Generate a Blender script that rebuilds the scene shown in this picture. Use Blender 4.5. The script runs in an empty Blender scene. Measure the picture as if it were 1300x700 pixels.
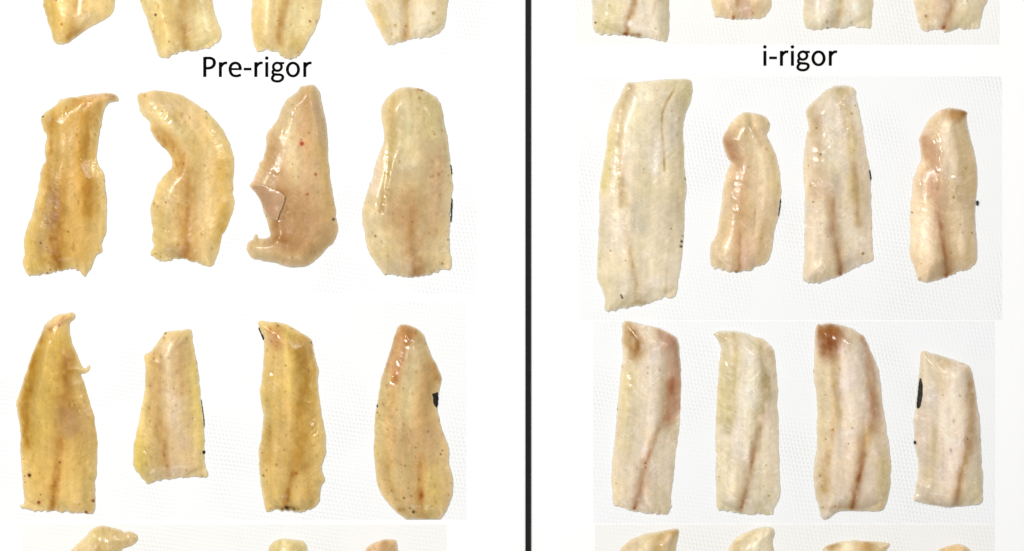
import bpy, math, random
import numpy as np

# ------------------------------------------------------------------ camera, world, lamps, exposure
scene = bpy.context.scene
col = scene.collection
MM = 0.001                      # one unit of the layout below is one millimetre on the board

cam_data = bpy.data.cameras.new("camera")
cam = bpy.data.objects.new("camera", cam_data)
col.objects.link(cam)
cam.location = (0.0, 0.0, 4.0)
cam_data.sensor_width = 36.0
cam_data.lens = 18.0 * 4.0 / 0.65
cam_data.clip_start = 0.1
cam_data.clip_end = 50.0
scene.camera = cam

world = bpy.data.worlds.new("World")
scene.world = world
world.use_nodes = True
world.node_tree.nodes["Background"].inputs[0].default_value = (1.0, 1.0, 1.0, 1)
world.node_tree.nodes["Background"].inputs[1].default_value = 0.33


def lamp(name, loc, size, power, color):
    d = bpy.data.lights.new(name, 'AREA')
    d.shape = 'RECTANGLE'
    d.size, d.size_y = size
    d.energy = power
    d.color = color
    o = bpy.data.objects.new(name, d)
    col.objects.link(o)
    o.location = loc
    v = -o.location.normalized()
    o.rotation_euler = v.to_track_quat('-Z', 'Y').to_euler()
    return o


lamp("ceiling_lamp", (-1.75, 1.15, 2.9), (0.9, 0.35), 84, (1.0, 0.99, 0.97))
lamp("ceiling_lamp", (1.55, 1.45, 2.9), (0.9, 0.35), 30, (1.0, 0.99, 0.97))
lamp("ceiling_lamp", (-0.2, -2.2, 2.9), (1.2, 0.35), 18, (0.98, 0.99, 1.0))

scene.view_settings.view_transform = 'Standard'
scene.view_settings.look = 'None'
scene.view_settings.gamma = 1.0
scene.view_settings.exposure = 0.0
scene.view_settings.use_curve_mapping = False
EXPO = 1.10                     # light a flat white sheet sends back, times the exposure

# ------------------------------------------------------------------ small maths helpers
VIEWS = {  # enlarged views the outlines were measured in: origin x, origin y, enlargement
    'P': (0, 0, 1.0),
    'Z1': (20, 100, 4.4828), 'Z2': (20, 230, 4.4828), 'Z3': (310, 100, 4.4828), 'Z4': (310, 230, 4.4828),
    'Z5': (10, 390, 4.4828), 'Z6': (10, 530, 4.4828), 'Z7': (310, 390, 4.4828), 'Z8': (310, 530, 4.4828),
    'R1': (740, 90, 4.375), 'R2': (740, 245, 4.375), 'R3': (1000, 90, 4.375), 'R4': (1000, 230, 4.375),
    'R5': (750, 400, 4.643), 'R6': (750, 530, 4.643), 'R7': (1000, 400, 4.643), 'R8': (1000, 530, 4.643),
    'T1': (0, 0, 3.939), 'T2': (300, 0, 3.939), 'T5': (630, 0, 3.421), 'T6': (1000, 0, 4.333),
    'B3': (0, 640, 3.939), 'B4': (300, 640, 3.939), 'B7': (600, 640, 3.171), 'B8': (1000, 640, 4.333),
}


def conv(view, x, y):
    ox, oy, s = VIEWS[view]
    return (ox + x / s, oy + y / s)


def path(spec):
    """'Z1 10,20 30,40 Z2 5,6' -> array of layout points"""
    out, v = [], 'P'
    for tok in spec.split():
        if ',' in tok:
            x, y = tok.split(',')
            out.append(conv(v, float(x), float(y)))
        else:
            v = tok
    return np.array(out, dtype=float)


def hexc(h):
    return np.array([int(h[i:i + 2], 16) / 255.0 for i in (0, 2, 4)])


def to_lin(c):
    c = np.clip(c, 0, 1)
    return np.where(c <= 0.04045, c / 12.92, ((c + 0.055) / 1.055) ** 2.4)


class Noise:
    def __init__(self, seed):
        r = np.random.RandomState(seed)
        self.t = r.rand(256, 256)

    def __call__(self, x, y):
        xi = np.floor(x).astype(int); yi = np.floor(y).astype(int)
        fx = x - xi; fy = y - yi
        fx = fx * fx * (3 - 2 * fx); fy = fy * fy * (3 - 2 * fy)
        t = self.t
        a = t[xi % 256, yi % 256]; b = t[(xi + 1) % 256, yi % 256]
        c = t[xi % 256, (yi + 1) % 256]; d = t[(xi + 1) % 256, (yi + 1) % 256]
        return (a * (1 - fx) + b * fx) * (1 - fy) + (c * (1 - fx) + d * fx) * fy - 0.5

    def fbm(self, x, y, o=3):
        s, a, tot = 0, 1.0, 0
        for k in range(o):
            s = s + a * self(x * 2 ** k + 17.3 * k, y * 2 ** k + 5.1 * k)
            tot += a; a *= 0.5
        return s / tot


def seg_dist(P, poly, closed):
    """distance to a polyline, nearest point and arc length there"""
    A = poly
    B = np.roll(poly, -1, axis=0)
    if not closed:
        A, B = A[:-1], B[:-1]
    D = B - A
    L2 = np.maximum((D * D).sum(1), 1e-9)
    L = np.sqrt(L2)
    cum = np.concatenate([[0], np.cumsum(L)[:-1]])
    best = np.full(len(P), 1e18); near = np.zeros_like(P); arc = np.zeros(len(P))
    for i in range(0, len(P), 600):
        q = P[i:i + 600]
        w = q[:, None, :] - A[None]
        t = np.clip((w * D[None]).sum(2) / L2[None], 0, 1)
        n = A[None] + t[..., None] * D[None]
        dd = ((q[:, None, :] - n) ** 2).sum(2)
        k = dd.argmin(1); r = np.arange(len(q))
        best[i:i + 600] = dd[r, k]; near[i:i + 600] = n[r, k]; arc[i:i + 600] = cum[k] + t[r, k] * L[k]
    return np.sqrt(best), near, arc


def inside(P, poly):
    x, y = P[:, 0], P[:, 1]
    res = np.zeros(len(P), bool)
    n = len(poly)
    for i in range(n):
        x0, y0 = poly[i]; x1, y1 = poly[(i + 1) % n]
        if y0 == y1:
            continue
        m = (y0 > y) != (y1 > y)
        res ^= m & (x < (x1 - x0) * (y - y0) / (y1 - y0) + x0)
    return res


def smooth_outline(pts, rng, ragged, step=1.2, jit=0.75):
    p = pts
    for _ in range(2):                                  # Chaikin
        q = np.roll(p, -1, axis=0)
        p = np.stack([0.75 * p + 0.25 * q, 0.25 * p + 0.75 * q], 1).reshape(-1, 2)
    q = np.vstack([p, p[:1]])
    L = np.concatenate([[0], np.cumsum(np.hypot(*np.diff(q, axis=0).T))])
    n = int(L[-1] / step)
    t = np.linspace(0, L[-1], n, endpoint=False)
    p = np.stack([np.interp(t, L, q[:, 0]), np.interp(t, L, q[:, 1])], 1)
    tan = np.roll(p, -1, axis=0) - np.roll(p, 1, axis=0)
    tan /= np.maximum(np.hypot(*tan.T)[:, None], 1e-6)
    nor = np.stack([tan[:, 1], -tan[:, 0]], 1)
    nz = Noise(rng.randint(1 << 30))
    j = 1.5 * nz(t / 9.0, t * 0) + 0.9 * nz(t / 3.5, t * 0 + 9)
    # cut ends run across the fillet: where the outline is nearly level it is frayed
    level = np.clip((np.abs(tan[:, 0]) - 0.55) / 0.35, 0, 1)
    fr = 2.6 * nz(t / 2.6, t * 0 + 40) + 1.6 * nz(t / 6.0, t * 0 + 80)
    lower = (p[:, 1] > pts[:, 1].mean()) if ragged == 'low' else (p[:, 1] > -1e9)
    p = p + nor * (jit * j + (level * lower * fr if ragged else 0))[:, None]
    return p


def smoothstep(a, b, x):
    t = np.clip((x - a) / (b - a), 0, 1)
    return t * t * (3 - 2 * t)


# ------------------------------------------------------------------ materials
def principled(name):
    m = bpy.data.materials.new(name)
    m.use_nodes = True
    return m, m.node_tree.nodes, m.node_tree.links, m.node_tree.nodes["Principled BSDF"]


def mat_flesh():
    m, N, L, b = principled("flesh")
    at = N.new("ShaderNodeAttribute"); at.attribute_name = "flesh_colour"
    wet = N.new("ShaderNodeAttribute"); wet.attribute_name = "wetness"
    tc = N.new("ShaderNodeTexCoord")
    n1 = N.new("ShaderNodeTexNoise"); n1.inputs["Scale"].default_value = 620; n1.inputs["Detail"].default_value = 3
    L.new(tc.outputs["Object"], n1.inputs["Vector"])
    mr = N.new("ShaderNodeMapRange")
    mr.inputs["From Min"].default_value = 0.25; mr.inputs["From Max"].default_value = 0.75
    mr.inputs["To Min"].default_value = 0.93; mr.inputs["To Max"].default_value = 1.06
    L.new(n1.outputs["Fac"], mr.inputs["Value"])
    mul = N.new("ShaderNodeVectorMath"); mul.operation = 'MULTIPLY'
    L.new(at.outputs["Color"], mul.inputs[0]); L.new(mr.outputs["Result"], mul.inputs[1])
    L.new(mul.outputs[0], b.inputs["Base Color"])
    rr = N.new("ShaderNodeMapRange")
    rr.inputs["To Min"].default_value = 0.42; rr.inputs["To Max"].default_value = 0.13
    L.new(wet.outputs["Fac"], rr.inputs["Value"])
    L.new(rr.outputs["Result"], b.inputs["Roughness"])
    b.inputs["IOR"].default_value = 1.38
    b.inputs["Subsurface Weight"].default_value = 0.22
    b.inputs["Subsurface Radius"].default_value = (1.0, 0.72, 0.5)
    b.inputs["Subsurface Scale"].default_value = 0.0022
    b.inputs["Coat Weight"].default_value = 0.35
    b.inputs["Coat Roughness"].default_value = 0.2
    n2 = N.new("ShaderNodeTexNoise"); n2.inputs["Scale"].default_value = 260; n2.inputs["Detail"].default_value = 4
    L.new(tc.outputs["Object"], n2.inputs["Vector"])
    bp = N.new("ShaderNodeBump"); bp.inputs["Strength"].default_value = 0.17; bp.inputs["Distance"].default_value = 0.0012
    L.new(n2.outputs["Fac"], bp.inputs["Height"])
    L.new(bp.outputs["Normal"], b.inputs["Normal"])
    L.new(bp.outputs["Normal"], b.inputs["Coat Normal"])
    return m


def mat_skin():
    m, N, L, b = principled("dark_skin")
    tc = N.new("ShaderNodeTexCoord")
    n1 = N.new("ShaderNodeTexNoise"); n1.inputs["Scale"].default_value = 350; n1.inputs["Detail"].default_value = 4
    L.new(tc.outputs["Object"], n1.inputs["Vector"])
    cr = N.new("ShaderNodeValToRGB")
    cr.color_ramp.elements[0].position = 0.4; cr.color_ramp.elements[0].color = (0.006, 0.006, 0.006, 1)
    cr.color_ramp.elements[1].position = 0.75; cr.color_ramp.elements[1].color = (0.03, 0.028, 0.022, 1)
    L.new(n1.outputs["Fac"], cr.inputs["Fac"]); L.new(cr.outputs["Color"], b.inputs["Base Color"])
    b.inputs["Specular IOR Level"].default_value = 0.25
    b.inputs["Roughness"].default_value = 0.5
    return m


def mat_cloth(name, color):
    """white woven wipe: rows of small loops as fine relief"""
    m, N, L, b = principled(name)
    tc = N.new("ShaderNodeTexCoord")
    sep = N.new("ShaderNodeSeparateXYZ")
    wob = N.new("ShaderNodeTexNoise"); wob.inputs["Scale"].default_value = 14; wob.inputs["Detail"].default_value = 2
    L.new(tc.outputs["Object"], wob.inputs["Vector"])
    wv = N.new("ShaderNodeVectorMath"); wv.operation = 'MULTIPLY_ADD'
    wv.inputs[1].default_value = (0.006, 0.006, 0); L.new(wob.outputs["Color"], wv.inputs[0]); L.new(tc.outputs["Object"], wv.inputs[2])
    L.new(wv.outputs[0], sep.inputs[0])

    def math_node(op, a, bb=None, c=None):
        n = N.new("ShaderNodeMath"); n.operation = op
        for i, v in enumerate((a, bb, c)):
            if v is None:
                continue
            if isinstance(v, (int, float)):
                n.inputs[i].default_value = v
            else:
                L.new(v, n.inputs[i])
        return n.outputs[0]
    kx, ky = 2 * math.pi / 0.0048, 2 * math.pi / 0.0054
    sl = math_node('MULTIPLY_ADD', sep.outputs["Y"], 0.22, sep.outputs["X"])
    cx = math_node('SINE', math_node('MULTIPLY', sl, kx))
    cy = math_node('SINE', math_node('MULTIPLY_ADD', sep.outputs["X"], 160.0, math_node('MULTIPLY', sep.outputs["Y"], ky)))
    gap = math_node('MULTIPLY', math_node('MULTIPLY_ADD', cx, 0.5, 0.5), math_node('MULTIPLY_ADD', cy, 0.42, 0.58))
    h = math_node('MULTIPLY', gap, -1.6)
    fz = N.new("ShaderNodeTexNoise"); fz.inputs["Scale"].default_value = 420; fz.inputs["Detail"].default_value = 3
    L.new(tc.outputs["Object"], fz.inputs["Vector"])
    hh = math_node('MULTIPLY_ADD', fz.outputs["Fac"], 0.5, h)
    big = N.new("ShaderNodeTexNoise"); big.inputs["Scale"].default_value = 9; big.inputs["Detail"].default_value = 2
    L.new(tc.outputs["Object"], big.inputs["Vector"])
    amp = N.new("ShaderNodeMapRange")
    amp.inputs["From Min"].default_value = 0.35; amp.inputs["From Max"].default_value = 0.65
    amp.inputs["To Min"].default_value = 0.12; amp.inputs["To Max"].default_value = 1.0
    L.new(big.outputs["Fac"], amp.inputs["Value"])
    bp = N.new("ShaderNodeBump"); bp.inputs["Distance"].default_value = 0.0011
    L.new(math_node('MULTIPLY', amp.outputs["Result"], 0.45), bp.inputs["Strength"])
    L.new(hh, bp.inputs["Height"]); L.new(bp.outputs["Normal"], b.inputs["Normal"])
    b.inputs["Base Color"].default_value = (*color, 1)
    b.inputs["Roughness"].default_value = 0.95
    b.inputs["Specular IOR Level"].default_value = 0.15
    return m


def mat_plain(name, color, rough, scale=200, var=0.03, spec=0.2):
    m, N, L, b = principled(name)
    tc = N.new("ShaderNodeTexCoord")
    n1 = N.new("ShaderNodeTexNoise"); n1.inputs["Scale"].default_value = scale; n1.inputs["Detail"].default_value = 4
    L.new(tc.outputs["Object"], n1.inputs["Vector"])
    cr = N.new("ShaderNodeValToRGB")
    cr.color_ramp.elements[0].color = (*[max(c - var, 0) for c in color], 1)
    cr.color_ramp.elements[1].color = (*[min(c + var, 1) for c in color], 1)
    L.new(n1.outputs["Fac"], cr.inputs["Fac"]); L.new(cr.outputs["Color"], b.inputs["Base Color"])
    b.inputs["Roughness"].default_value = rough
    b.inputs["Specular IOR Level"].default_value = spec
    return m


FLESH = mat_flesh()
SKIN = mat_skin()
BOARD = mat_plain("board_white", (0.93, 0.93, 0.93), 0.8, 300, 0.005)
STRIP = mat_plain("strip_charcoal", (0.013, 0.0115, 0.011), 0.6, 60, 0.003, 0.1)
INK = mat_plain("ink_black", (0.003, 0.003, 0.003), 0.9, 100, 0.002, 0.0)
CLOTH_COOL = mat_cloth("cloth_cool", (0.86, 0.868, 0.873))
CLOTH_WARM = mat_cloth("cloth_warm", (0.865, 0.855, 0.83))
CLOTH_PLAIN = mat_cloth("cloth_white", (0.862, 0.866, 0.868))


def W(p, z):
    p = np.asarray(p, float)
    return np.stack([(p[:, 0] - 650) * MM, (350 - p[:, 1]) * MM, np.asarray(z) * MM], 1)


def mesh_obj(name, verts, faces, mat, smooth=True, parent=None, origin=None):
    me = bpy.data.meshes.new(name)
    v = np.asarray(verts, float)
    if origin is not None:
        v = v - np.asarray(origin)[None]
    me.from_pydata(v.tolist(), [], faces)
    me.materials.append(mat)
    if smooth:
        me.polygons.foreach_set("use_smooth", [True] * len(me.polygons))
    me.update()
    o = bpy.data.objects.new(name, me)
    col.objects.link(o)
    if origin is not None and parent is None:
        o.location = origin
    if parent is not None:
        o.parent = parent
    return o


def tag(o, label=None, cat=None, group=None, kind=None):
    if label: o["label"] = label
    if cat: o["category"] = cat
    if group: o["group"] = group
    if kind: o["kind"] = kind


# ------------------------------------------------------------------ setting: board, cloths, strip
def box(name, x0, x1, y0, y1, z0, z1, mat, bev=0.0):
    p = np.array([(x0, y1), (x1, y1), (x1, y0), (x0, y0)], float)
    b = bev
    q = np.array([(x0 + b, y1 - b), (x1 - b, y1 - b), (x1 - b, y0 + b), (x0 + b, y0 + b)], float)
    c = p.mean(0)
    o = np.array([(c[0] - 650) * MM, (350 - c[1]) * MM, z0 * MM])
    V = np.vstack([W(p, [z0] * 4), W(p, [z1 - b] * 4), W(q, [z1] * 4)])
    F = [(3, 2, 1, 0), (8, 9, 10, 11)]
    for k in range(2):
        for i in range(4):
            j = (i + 1) % 4
            F.append((k * 4 + i, k * 4 + j, k * 4 + 4 + j, k * 4 + 4 + i))
    return mesh_obj(name, V, F, mat, False, None, o)


board = box("white_board", -700, 2000, -600, 1300, -6, 0, BOARD, 1)
tag(board, kind="structure")


def cloth(x0, x1, y0, y1, mat, label, seed, z=0.06):
    nz = Noise(seed)
    st = 5.0
    nx, ny = int((x1 - x0) / st) + 1, int((y1 - y0) / st) + 1
    X, Y = np.meshgrid(np.linspace(x0, x1, nx), np.linspace(y0, y1, ny))
    P = np.stack([X.ravel(), Y.ravel()], 1)
    e = np.minimum.reduce([P[:, 0] - x0, x1 - P[:, 0], P[:, 1] - y0, y1 - P[:, 1]])
    zz = z + 0.1 + smoothstep(0, 90, e) * (0.9 + 3.0 * nz.fbm(P[:, 0] / 130, P[:, 1] / 105, 2))
    zt = np.maximum(zz, z + 0.08)
    n = len(P); F = []
    for j in range(ny - 1):
        for i in range(nx - 1):
            a = j * nx + i
            F.append((a, a + nx, a + nx + 1, a + 1))
    rim = [i for i in range(nx)] + [j * nx + nx - 1 for j in range(1, ny)] + \
          [(ny - 1) * nx + i for i in range(nx - 2, -1, -1)] + [j * nx for j in range(ny - 2, 0, -1)]
    m = len(rim); ra = np.array(rim)
    V = np.vstack([W(P, zt), W(P[ra], zt[ra]), W(P[ra], np.full(m, z - 0.04))])
    for k in range(m):
        a, b = n + k, n + (k + 1) % m
        F.append((b, a, a + m, b + m))
    o = mesh_obj("cloth_sheet", V, F, mat, True, None, np.array([(x0 + x1) / 2 - 650, 350 - (y0 + y1) / 2, 0]) * MM)
    sm = np.ones(len(o.data.polygons), bool); sm[-len(rim):] = False
    o.data.polygons.foreach_set("use_smooth", sm)
    tag(o, label, "cloth", "white woven cloths under the fillet rows")


cloth(-60, 627, -190, 71, CLOTH_PLAIN, "white woven cloth above the left heading, cut by the top edge", 11)
cloth(-60, 605, 107, 373, CLOTH_COOL, "white woven cloth under the left row with the bent fillet", 12)
cloth(-60, 592, 383, 660, CLOTH_PLAIN, "white woven cloth under the left row of deep yellow fillets", 13)
cloth(28, 567, 666, 900, CLOTH_WARM, "cream white cloth at the bottom of the left side", 14)
cloth(730, 1269, -190, 57, CLOTH_WARM, "cream white cloth at the top of the right side", 15)
cloth(735, 1272, 97, 406.5, CLOTH_PLAIN, "white woven cloth just below the right heading", 16)
cloth(753, 1263, 408, 664.5, CLOTH_COOL, "white woven cloth under the third right row of pale fillets", 17)
cloth(755, 1263, 666, 900, CLOTH_WARM, "cream white cloth at the bottom of the right side", 18)

strip = box("divider_strip", 667.0, 674.2, -190, 900, 0.1, 2.2, STRIP, 0.3)
tag(strip, "long dark grey upright strip between the two halves of the board", "strip")

# ------------------------------------------------------------------ fillets
FISH = []


def fish(**k):
    FISH.append(k)


UL = "fillets in the second row, left side"
LL = "fillets in the third row, left side"
UR = "fillets in the second row, right side"
LR = "fillets in the third row, right side"
TL = "fillets cut by the top edge, left side"
TR = "fillets cut by the top edge, right side"
BL = "fillets cut by the bottom edge, left side"
BR = "fillets cut by the bottom edge, right side"
# ---- second row, left
fish(n="golden brown fillet with a flared ragged top corner, leftmost below the left heading", g=UL,
     o="""Z1 250,118 300,110 370,100 430,88 490,80 530,80 570,92 592,128 560,132 528,136 510,165 495,205 487,260 478,320 468,390 460,440 470,490 495,520 508,560 512,627
     Z2 515,60 520,130 518,220 516,300 495,335 488,365 497,395 490,410 470,415 450,440 435,490 412,520 393,545 372,525 355,505 320,503 270,505 225,515 180,530 130,540 90,545 60,528 45,490 38,450 52,415 50,385 42,350 55,295 80,225 100,165 108,120 125,60 135,0
     Z1 140,590 140,530 155,490 178,475 165,430 170,380 180,335 160,300 145,260 140,220 165,195 205,165 235,145""",
     b="D0A85C", e=("E0C27C", 10, 0.75), T=9, sp=60, spc="8A5418",
     B=[("Z1 218,150 205,300 195,470 190,620", 3, "B8843A", 0.7), ("Z1 400,180 398,330 395,480 410,600", 7, "BF8838", 0.6),
        ("Z1 240,620 Z2 235,200 235,330 250,470", 8, "B07A30", 0.85), ("Z2 420,20 415,180", 6, "BC8536", 0.6),
        ("Z1 330,200 320,400", 9, "D2A85E", 0.6), ("Z1 420,95 500,90 560,110", 5, "CDA58C", 0.7), ("Z1 470,130 440,260", 6, "CDA262", 0.5),
        ("Z1 300,120 380,135 420,150", 3, "C58A45", 0.6), ("Z2 335,350 343,400", 0.8, "A5691F", 0.8)],
     L=[("Z1", 560, 110, 22, 16, "B9A06A", 0.7), ("Z2", 70, 340, 30, 60, "E0BE58", 0.6), ("Z2", 100, 480, 60, 50, "DDBB62", 0.6),
        ("Z2", 370, 400, 60, 60, "D5AC58", 0.6), ("Z1", 280, 600, 60, 90, "C4933F", 0.6)],
     S=[("Z1", 155, 215, 1.3, "2A1608"), ("Z2", 148, 353, 1.4, "4A1C08"), ("Z2", 183, 378, 1.0, "6B2C10"), ("Z2", 200, 505, 1.1, "40250E"),
        ("Z2", 182, 522, 0.9, "40250E"), ("Z2", 305, 290, 1.0, "5A3010"), ("Z1", 210, 235, 0.9, "7A2C10"), ("Z2", 515, 68, 0.9, "30200E"), ("Z1", 405, 520, 0.9, "6A4010")],
     G=[("Z1", 278, 183, 22, 22, 5), ("Z1", 350, 142, 14, 14, 2), ("Z1", 155, 560, 10, 70, 16), ("Z2", 125, 60, 10, 90, 20), ("Z1", 460, 240, 25, 30, 7),
        ("Z1", 440, 290, 18, 40, 6), ("Z1", 375, 325, 18, 14, 3), ("Z1", 455, 490, 10, 30, 4), ("Z2", 467, 55, 6, 25, 3), ("Z1", 490, 95, 20, 14, 4),
        ("Z1", 410, 125, 25, 14, 3), ("Z2", 305, 295, 6, 8, 1), ("Z1", 370, 420, 12, 40, 2)],
     H=[("Z1 218,150 205,300 195,470", 3, -1.2), ("Z1 400,180 398,330 395,480", 5, -1.0), ("Z1 380,140 480,120 560,115", 4, 2.0), ("Z1 440,470 450,600 Z2 455,60 440,250", 3, -1.2)])

fish(n="pale yellow fillet bent like a boomerang, curving to the upper left", g=UL,
     o="""Z1 693,85 730,80 770,68 830,70 890,75 950,95 1010,130 1060,165 1100,195 1150,250 1190,310 1220,370 1240,430 1248,500 1243,560 1240,627
     Z2 1245,80 1252,140 1235,190 1205,260 1190,300 1175,310 1165,380 1145,430 1130,475 1115,492 1080,488 1040,470 1010,455 960,448 910,440 885,448 860,455 820,458 795,440 770,425 768,405 790,370 775,340 780,290 775,240 768,190 765,150 780,110 795,60 810,0
     Z1 815,590 840,555 870,525 888,500 885,450 860,410 820,375 785,335 768,290 765,245 735,225 710,190 695,140""",
     b="DFBF80", e=("E4CB84", 8, 0.6), T=10, sp=35,
     B=[("Z1 800,290 870,360 930,440 960,540 Z2 985,40 985,180 980,300 978,440", 9, "CB9450", 0.6), ("Z2 985,180 980,300 978,440", 2.4, "B67A42", 0.7),
        ("Z1 800,110 900,150 1000,190", 12, "E0C396", 0.8), ("Z1 730,160 850,230 960,320", 6, "E6D2A2", 0.6), ("Z2 1110,20 1090,180", 10, "DEC190", 0.6),
        ("Z1 1190,430 1180,600 Z2 1190,150 1160,330", 6, "DDB35E", 0.6), ("Z1 730,85 900,85 1020,150", 3, "E2C8A6", 0.6)],
     L=[("Z1", 720, 120, 30, 40, "D9B67A", 0.5), ("Z2", 830, 200, 45, 120, "E3C377", 0.7), ("Z2", 930, 400, 60, 50, "CBA678", 0.6), ("Z1", 1060, 330, 60, 60, "E2C078", 0.5)],
     S=[("Z1", 1086, 185, 1.3, "2A2010"), ("Z1", 960, 485, 1.2, "8A4A20"), ("Z1", 900, 412, 1.0, "8A4A20"), ("Z1", 838, 188, 0.9, "8A5420"), ("Z1", 1080, 497, 1.0, "80602A"),
        ("Z2", 858, 122, 1.0, "402008"), ("Z2", 808, 146, 1.0, "6A3A14"), ("Z2", 930, 135, 0.8, "7A4A20"), ("Z2", 800, 415, 1.0, "5A3A18"), ("Z2", 1032, 408, 1.0, "7A4A20"), ("Z2", 848, 272, 0.8, "8A5A20")],
     G=[("Z1", 740, 148, 14, 10, 3), ("Z1", 800, 190, 40, 16, 7), ("Z1", 880, 245, 50, 20, 8), ("Z1", 1150, 330, 22, 50, 10), ("Z1", 1120, 260, 16, 40, 5), ("Z1", 1200, 390, 10, 30, 4),
        ("Z2", 865, 302, 8, 6, 2), ("Z2", 980, 285, 5, 5, 1), ("Z2", 1150, 210, 8, 6, 1), ("Z1", 985, 345, 10, 20, 2), ("Z2", 1110, 485, 8, 6, 2)],
     H=[("Z2 985,180 980,300 978,440", 4, -1.3), ("Z1 800,290 870,360 930,440", 6, -1.2), ("Z1 730,160 850,230 960,320", 7, 1.2)])

fish(n="pinkish beige fillet with a curled tail at its lower left and a torn flap", g=UL, ragged=None,
     o="""Z3 310,55 340,42 385,32 415,50 437,85 440,130 455,200 468,270 475,330 483,400 480,450 488,520 497,590 500,627
     Z4 502,50 512,110 525,170 528,220 537,265 530,310 510,360 470,385 440,425 400,462 350,488 290,495 230,485 170,465 110,455 60,450 35,430 15,400 12,365 30,340 55,335 60,300 78,305 80,328 110,330 150,312 140,280 125,230 110,170 90,110 60,65 28,30
     Z3 30,605 60,560 80,510 85,475 108,470 115,420 130,365 120,330 140,295 175,260 200,220 205,180 235,130 275,90 310,70""",
     b="CAA878", e=("D8BE90", 7, 0.6), T=12, R=10, sp=25,
     B=[("Z3 350,80 352,180 350,330 360,420", 7, "CFA272", 0.7), ("Z3 270,160 260,300 270,440 290,600", 9, "DCC69C", 0.7), ("Z3 160,370 165,480 200,590 Z4 200,60", 9, "C99E74", 0.7),
        ("Z4 175,40 243,80 234,130 214,205 200,240", 3.4, "96602E", 1.0), ("Z3 430,370 450,480 470,620 Z4 480,200", 5, "D8B878", 0.6), ("Z4 180,300 240,350 300,350", 9, "B07C48", 0.75),
        ("Z4 240,60 300,200 330,300", 14, "C49C70", 0.75), ("Z3 410,160 440,260", 5, "D2B292", 0.6)],
     L=[("Z4", 90, 400, 80, 40, "DECB98", 0.7), ("Z4", 330, 230, 150, 170, "BC9266", 0.65), ("Z4", 300, 440, 100, 40, "D2B482", 0.6), ("Z3", 70, 580, 40, 40, "D3AE8C", 0.6), ("Z3", 350, 60, 50, 30, "D4B27C", 0.6), ("Z4", 240, 280, 60, 50, "C0895A", 0.5)],
     flap=["Z4 36,32 60,20 90,18 130,28 172,45 238,84 231,105 228,130 214,165 205,200 192,228 170,215 145,205 118,170 98,122 70,72"], flapc="C29A74",
     S=[("Z3", 333, 373, 2.7, "A82A0A"), ("Z3", 328, 350, 1.2, "C05020"), ("Z3", 372, 312, 1.2, "9A4A20"), ("Z3", 410, 547, 1.6, "9A4410"), ("Z4", 365, 77, 1.4, "B0400C"), ("Z4", 510, 218, 1.6, "2A2A20"),
        ("Z4", 516, 122, 1.0, "2A2A20"), ("Z4", 126, 200, 1.0, "4A2A14"), ("Z4", 278, 437, 1.1, "5A4420"), ("Z3", 280, 490, 0.9, "7A4A20"), ("Z4", 425, 65, 0.8, "7A4A20"), ("Z3", 278, 153, 0.9, "9A6A30"), ("Z4", 380, 408, 0.8, "7A5A20")],
     G=[("Z3", 265, 205, 16, 30, 8), ("Z3", 225, 270, 10, 35, 6), ("Z3", 285, 185, 20, 12, 3), ("Z3", 95, 485, 16, 10, 4), ("Z3", 180, 530, 20, 8, 3), ("Z4", 190, 220, 14, 12, 4), ("Z4", 150, 180, 10, 20, 2),
        ("Z3", 385, 175, 6, 16, 2), ("Z4", 270, 180, 18, 12, 3), ("Z4", 240, 320, 30, 14, 3), ("Z3", 75, 550, 12, 16, 2)],
     H=[("Z3 325,120 318,300 325,400", 4, -0.9), ("Z3 430,330 455,480 470,620", 4, 1.0), ("Z4 150,320 190,350 240,360", 4, -1.6)])

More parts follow.
